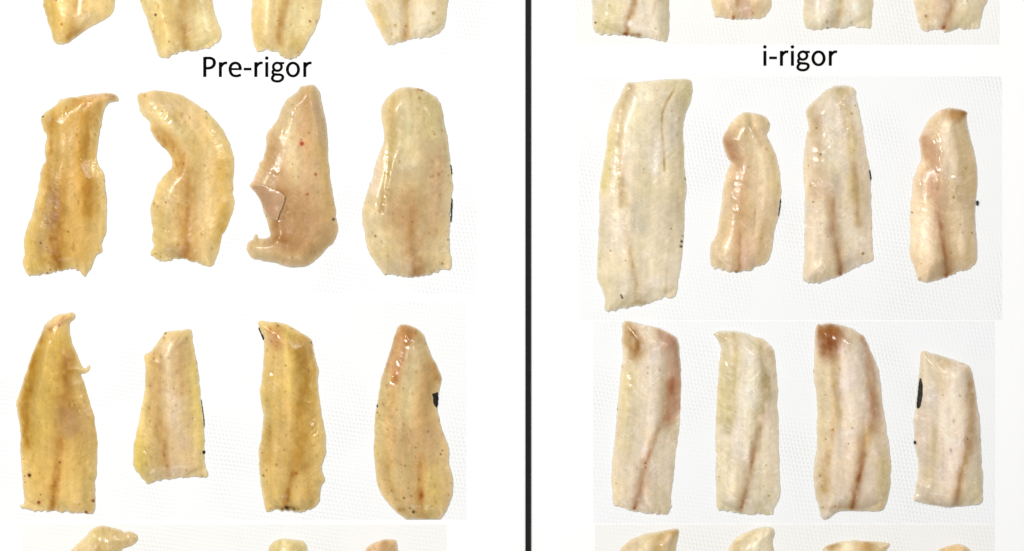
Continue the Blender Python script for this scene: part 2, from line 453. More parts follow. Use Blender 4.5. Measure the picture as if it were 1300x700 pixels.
fish(n="beige fillet with a rounded top and a black line of skin on its right edge", g=UL,
     o="""Z3 920,48 980,50 1030,65 1080,95 1110,130 1127,165 1132,220 1145,290 1160,350 1172,440 1180,520 1185,570 1190,627
     Z4 1190,40 1180,100 1175,180 1172,240 1170,330 1168,400 1180,440 1178,508 1140,508 1080,525 1020,545 960,552 900,545 840,535 800,540 775,505 750,470 715,420 698,370 690,320 680,270 668,220 675,160 688,100 705,50 718,0
     Z3 720,600 735,540 750,470 775,410 795,370 800,330 795,290 785,250 780,200 782,160 805,120 840,75 880,52""",
     b="D3BA8A", e=("DCC89A", 9, 0.6), T=12, R=15, sp=45,
     B=[("Z3 850,120 855,280 840,470 Z4 800,30 790,130", 5, "D0B270", 0.6), ("Z3 930,120 940,300 930,450", 10, "DED0AE", 0.7), ("Z3 1040,150 1060,300", 9, "DBCB92", 0.6),
        ("Z3 1110,420 1100,600 Z4 1090,100 1090,280", 7, "CDA682", 0.6), ("Z4 960,80 950,250 970,400 975,540", 9, "C4986A", 0.75), ("Z4 975,440 975,545", 2, "B98052", 0.6),
        ("Z4 760,60 740,200 770,330", 8, "E0CDAA", 0.7), ("Z3 770,420 750,540 Z4 740,60", 5, "E0CBB8", 0.7), ("Z4 808,20 800,60 785,180", 1.5, "B58A50", 0.6)],
     L=[("Z4", 880, 200, 90, 110, "C69C6E", 0.7), ("Z4", 880, 500, 100, 40, "D2BA98", 0.6), ("Z4", 800, 400, 60, 70, "DCC890", 0.5), ("Z4", 1120, 300, 30, 120, "D2BC88", 0.5), ("Z3", 1000, 62, 25, 10, "B9713A", 0.6)],
     S=[("Z3", 1012, 64, 1.6, "9A4418"), ("Z3", 990, 62, 0.9, "A8602A"), ("Z4", 748, 315, 1.2, "2A1A08"), ("Z4", 958, 233, 1.3, "9A5420"), ("Z4", 905, 205, 1.0, "9A6A30"), ("Z3", 1085, 320, 1.1, "8A6A30"), ("Z3", 1062, 563, 0.9, "6A4A20"), ("Z3", 1125, 296, 1.0, "8A7A40"), ("Z4", 1160, 335, 1.3, "6A6440"), ("Z4", 1128, 470, 1.5, "A08A48")],
     G=[("Z3", 805, 220, 14, 40, 9), ("Z3", 800, 170, 10, 20, 3), ("Z3", 870, 110, 10, 14, 3), ("Z3", 1050, 112, 8, 8, 2), ("Z3", 810, 450, 10, 20, 3), ("Z3", 815, 540, 8, 20, 3), ("Z4", 822, 105, 12, 12, 4), ("Z4", 775, 120, 14, 20, 4), ("Z4", 740, 190, 8, 30, 2)],
     H=[("Z3 815,250 825,400 820,520 Z4 800,40 780,170", 3, -1.8), ("Z3 790,300 770,480 Z4 745,80 735,220", 5, 1.2), ("Z4 975,300 975,545", 5, -1.0)],
     skin=["Z4 1179,85 1187,115 1185,180 1179,242 1174,232 1177,160", "Z3 1174,485 1180,500 1184,550 1179,548 1176,510"])

# ---- third row, left
fish(n="yellow fillet tapering upward, with a thin hooked shred on its right edge", g=LL,
     o="""Z5 275,42 320,36 365,30 382,40 382,65 355,85 350,130 360,190 385,240 405,290 425,340 450,350 460,325 472,335 468,360 445,382 415,380 435,420 455,470 475,530 495,590 505,625
     Z6 508,40 515,100 517,150 512,220 508,290 505,340 492,375 497,420 500,470 495,540 460,550 400,548 340,540 280,535 220,532 150,535 110,520 70,512 70,500 95,490 95,440 85,380 82,320 75,250 72,180 75,110 68,60 60,0
     Z5 55,600 48,545 65,500 80,440 100,385 125,310 150,240 180,170 205,110 235,80""",
     b="DCB566", e=("E6CC8C", 8, 0.6), T=10, sp=55, spc="96601E",
     B=[("Z5 200,150 160,280 130,450 110,600 Z6 115,150", 7, "C08A38", 0.7), ("Z5 290,160 250,330 235,500 Z6 220,60", 12, "DFBA62", 0.75), ("Z5 345,270 340,420 335,600", 7, "BC8544", 0.7),
        ("Z6 310,60 300,220 285,350 262,520", 5, "C8904A", 0.65), ("Z6 290,300 270,430 258,525", 1.8, "AE6A2C", 0.8, 4.5), ("Z5 210,105 300,80", 6, "DFC09A", 0.8), ("Z5 360,560 Z6 370,60", 12, "C09468", 0.7),
        ("Z5 210,110 250,130 330,60", 2.0, "B5783C", 0.6), ("Z5 420,440 470,600 Z6 460,150", 8, "D6B27A", 0.6)],
     L=[("Z6", 400, 420, 90, 110, "E0C280", 0.7), ("Z6", 380, 40, 60, 60, "C09A74", 0.5), ("Z5", 340, 55, 40, 25, "DFC28E", 0.6), ("Z6", 170, 200, 60, 120, "DDB866", 0.5), ("Z5", 375, 260, 20, 25, "D29A60", 0.5)],
     S=[("Z5", 295, 100, 1.6, "A03A14"), ("Z6", 127, 328, 2.3, "3A0E04"), ("Z6", 98, 333, 1.0, "7A2A0A"), ("Z6", 180, 482, 2.0, "8A2408"), ("Z6", 195, 437, 1.0, "7A5A20"), ("Z6", 303, 252, 1.4, "8A3C10"), ("Z6", 100, 370, 0.8, "7A2A0A"),
        ("Z6", 447, 540, 1.8, "6A1A08"), ("Z6", 488, 474, 1.7, "7A2A0A"), ("Z5", 385, 555, 0.9, "70301A"), ("Z6", 92, 237, 0.8, "8A5418"), ("Z5", 120, 572, 1.1, "B0601C")],
     G=[("Z5", 140, 370, 12, 40, 10), ("Z5", 110, 470, 10, 50, 10), ("Z6", 380, 55, 24, 7, 5), ("Z6", 455, 220, 8, 20, 3), ("Z6", 268, 405, 6, 8, 2), ("Z6", 270, 437, 8, 6, 2), ("Z6", 430, 130, 30, 40, 5), ("Z5", 400, 560, 30, 40, 4), ("Z6", 320, 140, 12, 20, 2), ("Z5", 250, 110, 16, 10, 2), ("Z6", 480, 400, 8, 20, 2)],
     H=[("Z5 170,250 130,420 105,560", 4, -1.0), ("Z5 290,160 250,330 235,500", 10, 1.2), ("Z6 310,60 300,220 262,520", 4, -1.1), ("Z5 230,110 310,80", 4, 1.4)])

fish(n="short fillet with a pale centre stripe and thin black right edge", g=LL,
     o="""Z5 893,142 940,138 985,130 1040,122 1050,150 1053,200 1065,260 1080,330 1092,420 1100,520 1110,580 1115,627
     Z6 1120,80 1122,150 1118,220 1125,285 1138,310 1140,345 1080,343 1020,345 960,347 900,355 840,365 790,375 770,355 745,320 712,290 710,230 712,170 725,100 740,30
     Z5 755,590 770,530 780,460 782,390 780,340 773,300 780,268 810,258 830,230 850,200 868,180""",
     b="DBBC7E", e=("E4CA7C", 8, 0.7), T=9, sp=30,
     B=[("Z5 905,180 905,330 930,480 950,600 Z6 960,120", 10, "DCC4A6", 0.85), ("Z5 855,260 845,420 850,600 Z6 880,120 900,300", 7, "CDA26C", 0.65), ("Z5 990,180 985,320 1000,470", 6, "CFA87A", 0.65),
        ("Z6 905,60 900,200 925,335", 1.8, "B5804C", 0.7), ("Z5 1070,330 1080,520 Z6 1090,150", 6, "E2C878", 0.8), ("Z6 1000,80 990,200 1000,320", 12, "D4B898", 0.7), ("Z6 740,120 740,270", 9, "E6CC74", 0.8)],
     L=[("Z6", 860, 330, 60, 40, "D6C0A0", 0.6), ("Z6", 960, 310, 60, 40, "D6C2AE", 0.6), ("Z6", 1100, 310, 40, 30, "DDC494", 0.6)],
     S=[("Z5", 897, 148, 1.5, "96501C"), ("Z5", 812, 448, 0.9, "6A4A18"), ("Z6", 895, 215, 1.5, "B06A30"), ("Z6", 1055, 6, 0.9, "5A4A20"), ("Z6", 812, 20, 0.9, "6A4A18"), ("Z5", 992, 488, 0.9, "9A6A30")],
     G=[("Z5", 790, 270, 10, 14, 4), ("Z6", 820, 270, 12, 40, 8), ("Z6", 848, 262, 8, 8, 2), ("Z6", 950, 243, 6, 6, 1), ("Z5", 945, 432, 6, 6, 1), ("Z6", 790, 190, 16, 30, 3), ("Z6", 765, 70, 8, 6, 1)],
     H=[("Z5 860,300 850,480 850,600 Z6 900,150 920,340", 4, -1.1), ("Z5 905,180 905,330 950,600", 9, 1.2), ("Z5 1040,200 1050,420 1060,620", 3, -0.8)],
     skin=["Z5 1099,520 1104,535 1111,570 1117,620 Z6 1121,20 1122,60 1118,60 1115,10 Z5 1108,590 1103,555", "Z6 1108,190 1122,186 1125,200 1118,213 1108,205"])

fish(n="deep yellow fillet with a slanted top and glossy right edge", g=LL,
     o="""Z7 78,75 130,80 190,88 250,97 280,118 320,145 390,182 395,230 405,280 415,330 428,350 420,400 420,460 430,530 440,600
     Z8 455,40 465,110 467,200 455,240 438,280 445,320 465,360 440,390 430,430 428,490 390,515 350,540 300,545 260,528 210,525 165,530 130,548 115,500 105,440 95,380 88,320 85,250 82,190 95,120 108,40
     Z7 110,600 95,540 85,490 100,440 105,380 108,310 115,240 108,230 112,190 95,140 82,110""",
     b="E0BC72", e=("E6CA88", 7, 0.6), T=11, R=14, sp=40, spc="8A5418",
     B=[("Z7 260,130 265,300 270,450", 10, "E6C878", 0.75), ("Z7 330,180 340,330 345,480 330,620 Z8 320,130 300,260", 10, "CB9848", 0.65), ("Z8 290,280 260,400 245,520", 2.4, "B8762C", 0.8), ("Z8 280,270 350,280", 4, "C9995A", 0.5),
        ("Z7 160,200 150,400 140,520", 4, "D9B878", 0.6), ("Z7 180,130 190,200", 6, "CF9264", 0.7), ("Z7 350,180 380,260", 6, "CFA87A", 0.6), ("Z8 150,60 140,240", 6, "D0A45A", 0.5)],
     L=[("Z7", 160, 180, 40, 30, "D6A888", 0.6), ("Z7", 150, 125, 14, 12, "D08048", 0.7), ("Z8", 370, 430, 60, 80, "D6AE68", 0.6), ("Z8", 250, 515, 60, 14, "8A6430", 0.6), ("Z7", 210, 330, 50, 90, "DEBC78", 0.5)],
     S=[("Z8", 243, 512, 2.2, "2A2010"), ("Z8", 218, 522, 1.3, "3A2A10"), ("Z8", 285, 522, 1.4, "4A3414"), ("Z8", 310, 522, 1.0, "4A3414"), ("Z8", 300, 315, 1.8, "A0622A"), ("Z8", 130, 300, 1.1, "8A3C10"), ("Z8", 110, 330, 1.5, "9A6420"), ("Z8", 103, 203, 1.0, "8A4A18"),
        ("Z7", 384, 202, 1.2, "3A2A14"), ("Z7", 240, 332, 1.1, "6A4A14"), ("Z7", 195, 105, 1.0, "7A5A20"), ("Z8", 232, 183, 1.0, "8A5A18"), ("Z8", 308, 155, 1.0, "A06A28"), ("Z8", 242, 100, 0.9, "8A5A18"), ("Z7", 85, 120, 1.3, "3A2A14")],
     G=[("Z7", 165, 165, 22, 22, 8), ("Z7", 268, 292, 8, 6, 2), ("Z7", 395, 420, 20, 60, 14), ("Z7", 395, 520, 18, 50, 10), ("Z8", 400, 50, 25, 45, 14), ("Z8", 410, 110, 25, 20, 7), ("Z7", 130, 500, 6, 30, 5), ("Z7", 155, 400, 6, 50, 5), ("Z7", 222, 618, 16, 6, 4), ("Z7", 175, 260, 10, 20, 2)],
     H=[("Z7 265,130 265,300 270,450", 9, 1.3), ("Z8 290,280 260,400 245,520", 4, -1.4), ("Z7 145,250 140,400 130,510", 4, 1.0), ("Z7 115,235 170,215", 3, -1.2)],
     skin=["Z7 80,116 90,122 100,150 112,165 114,190 106,188 98,160 84,132"])

fish(n="yellow beige fillet with a rust red streak at its narrow top", g=LL, clip=659.6,
     o="""Z7 885,98 930,97 975,118 1020,150 1035,200 1060,270 1095,330 1128,400 1118,440 1105,490 1100,560 1108,620
     Z8 1120,50 1145,110 1168,190 1162,255 1180,310 1192,370 1185,440 1165,500 1130,570 1110,590 1000,590 930,588 880,550 830,505 785,450 760,400 752,340 745,270 735,200 738,130 740,40
     Z7 742,600 755,550 770,470 780,400 800,340 825,270 850,190 865,140""",
     b="D5B27A", e=("DFC488", 8, 0.6), T=12, R=15, sp=75, spc="8A5C20", ragged=None,
     B=[("Z7 950,150 925,230 890,320 860,430", 4, "C4743A", 0.75), ("Z7 880,150 850,250 830,320", 9, "D8A276", 0.75), ("Z7 970,180 960,330 930,480 930,620", 9, "DCCAA2", 0.7), ("Z7 1060,290 1040,450 1020,600 Z8 1010,100", 8, "C9A272", 0.6),
        ("Z8 1010,180 1005,330 1008,560", 3.2, "BC7C3C", 0.75), ("Z8 1080,300 1070,520", 10, "E2C67C", 0.7), ("Z7 860,430 830,600 Z8 820,200 830,400", 4, "CFA666", 0.55), ("Z7 790,420 770,600 Z8 770,200", 6, "DCC692", 0.6), ("Z7 1080,310 1120,410", 5, "CF9E66", 0.6)],
     L=[("Z7", 925, 140, 55, 60, "CA8450", 0.7), ("Z8", 1060, 100, 60, 70, "CBA67A", 0.5), ("Z8", 880, 330, 60, 70, "DCC894", 0.5), ("Z8", 1010, 440, 14, 22, "B85A18", 0.7), ("Z8", 885, 525, 22, 14, "C2853C", 0.6)],
     S=[("Z8", 965, 535, 2.0, "4A3A1A"), ("Z8", 945, 512, 1.2, "5A4A20"), ("Z8", 912, 455, 1.2, "3A2A10"), ("Z8", 952, 443, 1.1, "5A4A20"), ("Z8", 1118, 207, 1.1, "4A3414"), ("Z8", 1128, 187, 1.1, "7A5420"), ("Z8", 1048, 80, 1.2, "8A5420"), ("Z8", 920, 272, 1.2, "7A5A20"), ("Z8", 995, 352, 1.1, "8A5420"),
        ("Z8", 840, 415, 1.3, "9A6A28"), ("Z8", 935, 400, 1.2, "9A7A38"), ("Z8", 1070, 500, 1.3, "B0863A"), ("Z7", 842, 545, 1.0, "7A5420"), ("Z7", 870, 582, 1.0, "7A5420"), ("Z7", 908, 460, 1.0, "8A6024"), ("Z7", 758, 600, 1.2, "5A3A14"), ("Z8", 818, 65, 1.0, "7A5420"), ("Z8", 978, 168, 1.1, "8A5A24")],
     G=[("Z7", 940, 165, 22, 30, 6), ("Z7", 935, 205, 14, 12, 4), ("Z7", 830, 400, 24, 30, 8), ("Z7", 800, 540, 24, 40, 12), ("Z8", 860, 265, 20, 10, 4), ("Z8", 950, 265, 40, 8, 6), ("Z8", 815, 432, 16, 6, 4), ("Z8", 760, 285, 8, 6, 2), ("Z8", 1035, 540, 24, 10, 6), ("Z8", 790, 20, 10, 30, 4), ("Z7", 865, 315, 6, 14, 2), ("Z8", 840, 390, 6, 6, 1), ("Z8", 755, 120, 8, 30, 3)],
     H=[("Z7 950,150 925,230 890,320 860,430", 4, -1.6), ("Z8 1010,180 1005,330 1008,560", 4, -1.2), ("Z7 860,430 830,600 Z8 820,300", 4, -1.0)],
     skin=["Z7 1066,490 1085,492 1103,480 1105,520 1100,577 1085,562 1074,540 1078,515", "Z7 752,560 760,550 763,562 756,575"])

# ---- second row, right
fish(n="largest pale cream fillet with a thin brown seam near its top right", g=UR,
     o="""R1 243,63 295,66 370,55 450,48 520,45 595,45 608,75 607,120 595,180 570,240 560,300 557,370 568,430 565,500 570,570 575,650
     R2 572,30 562,100 565,180 562,240 555,310 545,400 530,480 520,575 490,585 450,578 430,590 400,605 340,620 280,630 220,645 150,660 115,645 125,610 115,560 100,515 75,470 80,400 78,330 85,260 90,170 95,90 92,30
     R1 95,640 105,570 115,510 130,440 132,360 145,290 160,240 175,200 205,150 225,100""",
     b="DED0AE", e=("DACD9E", 9, 0.6), T=12, R=15, sp=14,
     B=[("R1 515,60 500,115 460,180 438,240 435,330 447,440 450,560", 1.0, "B98A3C", 0.75), ("R1 265,75 240,140 212,230 200,380 195,560 R2 225,60", 5, "C9AC7C", 0.65), ("R1 330,90 310,280 290,420", 12, "E6DEC4", 0.7),
        ("R1 160,330 140,480 110,640", 6, "DFCF90", 0.75), ("R2 235,190 260,330 285,450 305,600", 3.0, "CDA880", 0.8), ("R2 345,150 370,350 400,540", 14, "E3D8C4", 0.7), ("R2 520,120 500,300", 9, "D2C6A2", 0.6), ("R1 590,70 585,160", 6, "DDD2A2", 0.6),
        ("R1 410,380 395,560", 5, "E4DBD0", 0.6), ("R1 490,220 520,300 480,440", 9, "E2D8CC", 0.6), ("R2 465,380 460,540", 2, "CDB88A", 0.6)],
     L=[("R2", 150, 470, 60, 100, "DCD2A6", 0.6), ("R1", 260, 100, 20, 40, "C9AE88", 0.6), ("R1", 115, 620, 20, 50, "E2CE70", 0.6), ("R2", 330, 615, 50, 12, "B9985E", 0.6), ("R2", 530, 60, 30, 80, "CDBE98", 0.6), ("R2", 460, 545, 20, 20, "C8B070", 0.5)],
     S=[("R2", 548, 270, 1.5, "15120A"), ("R2", 545, 298, 1.6, "15120A"), ("R2", 210, 570, 1.4, "2A2008"), ("R2", 217, 583, 1.4, "2A2008"), ("R2", 152, 322, 1.0, "5A4A20"), ("R2", 235, 378, 0.9, "5A4A20"), ("R2", 487, 200, 1.3, "7A7040"), ("R1", 335, 548, 1.0, "6A5A30"), ("R1", 200, 510, 1.0, "7A6A30"), ("R2", 425, 618, 1.2, "8A7030"), ("R2", 552, 240, 1.1, "5A5020"), ("R1", 570, 600, 1.4, "6A6040")],
     G=[("R1", 330, 115, 24, 20, 3), ("R1", 255, 405, 20, 16, 5), ("R1", 280, 330, 30, 20, 3), ("R1", 530, 495, 26, 26, 9), ("R1", 400, 570, 16, 16, 4), ("R1", 520, 125, 18, 8, 3), ("R1", 510, 260, 20, 30, 4), ("R1", 490, 455, 40, 16, 4), ("R2", 230, 165, 8, 20, 4), ("R2", 238, 203, 6, 6, 2), ("R1", 395, 470, 10, 60, 4), ("R2", 160, 150, 14, 20, 3), ("R1", 220, 640, 20, 30, 4), ("R2", 270, 120, 40, 50, 4)],
     H=[("R1 515,60 460,180 435,330 450,560", 3, -0.6), ("R1 240,140 205,300 195,560", 4, -1.4), ("R1 490,160 500,300 470,420", 8, 1.6), ("R2 235,190 285,450 305,600", 4, -1.2), ("R1 420,380 405,570", 3, 1.0)])

fish(n="small slim fillet with a twisted glossy top, below the right heading", g=UR,
     o="""R1 885,232 930,230 985,240 1020,260 1042,295 1035,330 1020,350 1035,390 1055,430 1075,480 1092,540 1100,600 1102,680
     R2 1103,20 1098,80 1085,140 1070,190 1058,240 1050,310 1035,365 1020,390 985,405 940,428 885,435 850,447 830,440 790,438 740,425 708,408 702,360 705,290 730,250 745,220 755,150 768,80 775,20
     R1 780,650 790,590 810,530 825,510 800,490 785,440 768,370 800,325 835,270""",
     b="D8BE92", e=("DECBA0", 7, 0.6), T=12, R=15, sp=14,
     B=[("R1 870,520 865,680 R2 875,80 870,250 865,420", 7, "D2A680", 0.7), ("R2 868,200 868,330 865,430", 1.5, "B57848", 0.75), ("R1 800,360 820,440 835,490", 7, "CB9878", 0.75), ("R1 910,260 950,330 990,415", 2, "BC9A5A", 0.7), ("R1 930,380 1000,560 1000,690 R2 1000,100", 10, "E2D0B0", 0.6),
        ("R2 955,80 940,230", 1.0, "C0946A", 0.6), ("R2 1000,180 985,340", 3, "D2B27C", 0.6), ("R1 1050,480 1060,640", 7, "DFCE9C", 0.6), ("R2 900,240 910,380", 7, "D6B4A0", 0.6)],
     L=[("R1", 960, 290, 60, 40, "D8C48C", 0.6), ("R2", 850, 440, 22, 8, "A87028", 0.8), ("R2", 770, 340, 40, 70, "E0CDA8", 0.6), ("R1", 810, 440, 16, 40, "C08A66", 0.5)],
     S=[("R1", 1030, 390, 0.9, "7A6A40"), ("R2", 850, 442, 1.6, "9A6420"), ("R2", 985, 255, 0.9, "9A7A40")],
     G=[("R1", 850, 285, 14, 25, 5), ("R1", 955, 395, 30, 12, 7), ("R1", 995, 325, 14, 12, 4), ("R1", 890, 480, 16, 10, 4), ("R1", 870, 540, 8, 16, 3), ("R1", 1030, 270, 8, 16, 2), ("R2", 805, 25, 14, 20, 6), ("R2", 870, 110, 30, 30, 6), ("R2", 885, 215, 6, 5, 2), ("R1", 835, 610, 8, 20, 3), ("R1", 990, 620, 14, 12, 3), ("R1", 915, 350, 20, 30, 3), ("R2", 920, 160, 20, 40, 4)],
     H=[("R1 910,260 950,330 990,415", 2.5, -1.6), ("R1 830,440 840,520", 5, -1.8), ("R2 868,150 865,430", 4, -1.3), ("R1 880,260 930,380", 5, 1.4), ("R1 1030,420 1050,560", 4, -0.8)],
     skin=["R2 1097,30 1101,35 1097,80 1088,136 1083,130 1087,100 1092,70"])

fish(n="pale pinkish fillet with a sloping cut base, third below the right heading", g=UR,
     o="""R3 265,82 310,83 355,86 380,112 378,140 390,200 410,280 425,370 435,440 450,500 460,560 463,620 460,690
     R4 465,60 465,140 470,220 468,300 470,380 482,420 470,455 440,462 400,478 350,495 310,520 260,540 200,562 150,572 105,572 85,545 82,500 92,440 92,340 92,240 90,120
     R3 95,690 90,600 82,540 90,440 100,360 120,310 105,260 97,215 120,185 160,160 200,115 235,95""",
     b="DECDAE", e=("DFD0AA", 7, 0.6), T=13, R=15, sp=14,
     B=[("R3 270,110 290,160 320,260 350,380 350,560 R4 370,100", 5, "D3BC82", 0.6), ("R3 220,170 225,330 250,500", 12, "E6DCCE", 0.75), ("R3 150,230 155,400 165,600 R4 160,80", 6, "D6B890", 0.65), ("R4 235,80 250,250 275,400 295,520", 4.5, "CFA27E", 0.75), ("R4 255,330 280,430 293,515", 1.8, "B87850", 0.75),
        ("R3 190,640 R4 190,60", 9, "D8B496", 0.6), ("R4 330,200 350,380", 11, "E4D8C8", 0.6), ("R3 420,480 430,640 R4 430,160", 4, "E0D0A8", 0.6), ("R3 365,520 R4 380,160 390,240", 4, "CBAC78", 0.6)],
     L=[("R3", 310, 115, 60, 30, "CDB878", 0.7), ("R3", 130, 215, 24, 40, "D6BE8A", 0.6), ("R4", 240, 275, 30, 30, "CB9C78", 0.5), ("R4", 160, 520, 60, 30, "DFC9A0", 0.5), ("R4", 410, 440, 50, 30, "DBCBA6", 0.5)],
     S=[("R3", 178, 467, 1.3, "3A2008"), ("R3", 155, 320, 1.2, "8A5420"), ("R4", 413, 403, 1.7, "8A7028"), ("R4", 292, 515, 2.2, "A85A28"), ("R4", 137, 117, 1.3, "7A5A28"), ("R3", 373, 195, 1.0, "7A7030"), ("R3", 352, 240, 1.4, "A8985A"), ("R4", 468, 265, 1.0, "5A5030"), ("R4", 215, 310, 0.9, "A07048"), ("R3", 365, 445, 0.9, "8A7A40")],
     G=[("R3", 115, 230, 16, 25, 6), ("R3", 205, 150, 10, 12, 3), ("R3", 235, 400, 30, 60, 8), ("R3", 320, 340, 20, 14, 4), ("R3", 300, 200, 10, 30, 3), ("R3", 340, 300, 14, 16, 4), ("R4", 140, 175, 8, 10, 2), ("R3", 125, 650, 10, 30, 4), ("R4", 125, 40, 8, 30, 3), ("R4", 400, 60, 20, 20, 3), ("R4", 100, 530, 8, 25, 4)],
     H=[("R3 265,120 310,260 340,380", 3, -1.2), ("R3 150,260 160,420 170,600", 4, -1.0), ("R3 225,200 235,420", 9, 1.4), ("R4 250,250 293,520", 4, -1.1), ("R3 385,520 390,690 R4 390,200", 3, -1.2)],
     skin=["R3 452,548 458,552 464,590 463,614 458,610 455,580"])

fish(n="pale fillet with strong white gloss and an orange brown top corner", g=UR,
     o="""R3 905,205 950,212 1000,230 992,260 998,310 1015,370 1030,430 1045,500 1050,580 1050,680
     R4 1050,40 1045,120 1040,200 1042,270 1050,350 1055,420 1040,470 1000,490 950,505 890,530 840,545 790,562 735,568 715,540 700,480 680,440 672,390 675,300 675,200 683,120
     R3 690,680 695,600 715,540 745,490 735,440 727,370 755,325 780,275 820,235 860,212""",
     b="D5BB92", e=("DAC89C", 7, 0.6), T=14, R=16, sp=16,
     B=[("R3 890,240 925,245 985,235", 6, "BC7C3C", 0.9), ("R3 870,270 880,420 900,560", 9, "E0D4BC", 0.75), ("R3 940,300 980,450 990,640 R4 990,200", 8, "D5BE90", 0.65), ("R3 790,420 800,560 810,690 R4 820,100 850,250 870,400 880,520", 6, "CB9A7A", 0.7), ("R4 830,180 855,350 880,520", 2.2, "B3754E", 0.75),
        ("R3 745,360 770,450", 7, "CFA080", 0.7), ("R4 740,120 720,300 760,450", 10, "E2D3B4", 0.7), ("R4 930,160 940,350", 10, "E2D2B8", 0.6), ("R4 1000,240 1000,440", 3, "D0BA7C", 0.6), ("R3 1040,520 R4 1040,200", 4, "D2B688", 0.6)],
     L=[("R3", 790, 650, 50, 50, "D4A684", 0.5), ("R4", 790, 480, 60, 60, "C8AA84", 0.6), ("R4", 720, 540, 30, 30, "DCD0A8", 0.6), ("R4", 880, 525, 16, 12, "B0682C", 0.8), ("R3", 930, 260, 40, 24, "CF9C60", 0.6)],
     S=[("R4", 910, 92, 1.3, "7A5A38"), ("R4", 688, 175, 1.0, "4A4020"), ("R4", 1020, 288, 1.2, "6A5A28"), ("R4", 948, 242, 1.0, "7A5A38"), ("R4", 895, 398, 1.2, "8A6A48"), ("R3", 980, 545, 1.0, "9A7A40"), ("R4", 737, 460, 0.9, "9A7A40")],
     G=[("R3", 812, 358, 14, 22, 8), ("R3", 800, 395, 8, 16, 5), ("R3", 842, 470, 10, 24, 8), ("R3", 848, 505, 10, 12, 4), ("R3", 832, 570, 10, 40, 8), ("R3", 890, 570, 40, 40, 8), ("R3", 935, 278, 14, 8, 4), ("R3", 967, 240, 10, 6, 3), ("R3", 980, 383, 12, 10, 3), ("R3", 800, 295, 6, 8, 2), ("R3", 760, 430, 12, 8, 3), ("R3", 720, 600, 14, 40, 6), ("R4", 765, 105, 14, 14, 4), ("R4", 735, 215, 12, 14, 4), ("R4", 725, 160, 14, 10, 3), ("R4", 695, 450, 12, 25, 4), ("R4", 935, 60, 20, 30, 4)],
     H=[("R3 825,330 850,480 835,620", 5, 2.0), ("R3 775,440 790,560 800,690", 5, -1.2), ("R4 830,180 855,350 880,520", 4, -1.2), ("R3 925,300 960,460", 3, -0.9), ("R3 860,255 900,235 990,245", 3, 1.2)],
     skin=["R4 1050,108 1058,110 1061,124 1056,138 1048,136 1047,120"])

# ---- third row, right
fish(n="cream fillet with a pink red patch along its upper right edge, leftmost of its row", g=LR, 
     o="""R5 183,38 225,38 290,52 350,65 400,78 450,98 510,130 520,180 525,250 535,310 530,360 538,420 535,500 530,600
     R6 530,30 520,120 505,190 495,270 485,360 475,450 470,515 483,520 465,550 450,577 400,570 370,562 330,565 270,555 220,550 190,530 150,525 128,500 128,440 120,370 125,280 130,200 145,100 150,20
     R5 150,600 158,520 170,420 178,320 190,240 183,190 185,110""",
     b="E3D3B4", e=("DFCFA0", 8, 0.5), T=12, R=14, sp=14,
     B=[("R5 400,90 430,160 455,250 465,400 470,500 R6 450,20", 6, "CF9878", 0.75), ("R5 500,140 505,260 500,420 490,540", 9, "D2A084", 0.85), ("R5 300,80 360,200 390,330", 14, "E5D8C6", 0.8), ("R5 235,80 255,160 265,220", 7, "C98E50", 0.8), ("R5 200,60 205,160", 5, "D8B684", 0.6),
        ("R6 425,10 360,150 320,270 290,420 255,540", 3.2, "C48A62", 0.8), ("R6 385,110 325,270 290,420 255,540", 1.4, "A96840", 0.7, 3.6), ("R6 330,310 280,470", 8, "D2AE94", 0.5), ("R5 215,330 200,560 R6 190,150", 8, "E2D2A0", 0.7), ("R6 420,150 410,400", 10, "E6DAC4", 0.6), ("R6 500,60 490,110", 6, "C8BC98", 0.5)],
     L=[("R5", 475, 420, 22, 60, "BC6A46", 0.75), ("R5", 470, 150, 55, 60, "C88468", 0.65), ("R6", 160, 430, 30, 80, "DCCC9A", 0.6), ("R5", 490, 500, 40, 30, "CFA080", 0.5), ("R6", 440, 540, 40, 20, "E4DCC4", 0.6)],
     S=[("R6", 320, 265, 1.1, "4A1A08"), ("R6", 320, 292, 1.0, "7A3A18"), ("R5", 333, 342, 0.9, "6A5A38"), ("R5", 185, 305, 0.9, "6A5A38"), ("R5", 155, 555, 1.0, "5A4A28"), ("R6", 150, 388, 0.9, "9A7A40"), ("R6", 258, 535, 1.5, "9A5A28")],
     G=[("R5", 225, 330, 12, 50, 9), ("R5", 215, 400, 14, 30, 6), ("R5", 410, 388, 14, 10, 5), ("R5", 480, 345, 12, 14, 4), ("R5", 525, 330, 10, 30, 4), ("R5", 510, 440, 14, 24, 4), ("R5", 240, 95, 10, 16, 1), ("R6", 290, 430, 5, 5, 1), ("R5", 230, 230, 8, 30, 3), ("R6", 400, 70, 14, 8, 2)],
     H=[("R5 395,90 440,220 450,400 R6 430,20 320,270 255,540", 4, -1.3), ("R5 240,70 262,200", 4, -0.5), ("R5 222,260 218,430", 5, 1.2), ("R5 480,150 500,400", 5, 1.0)])

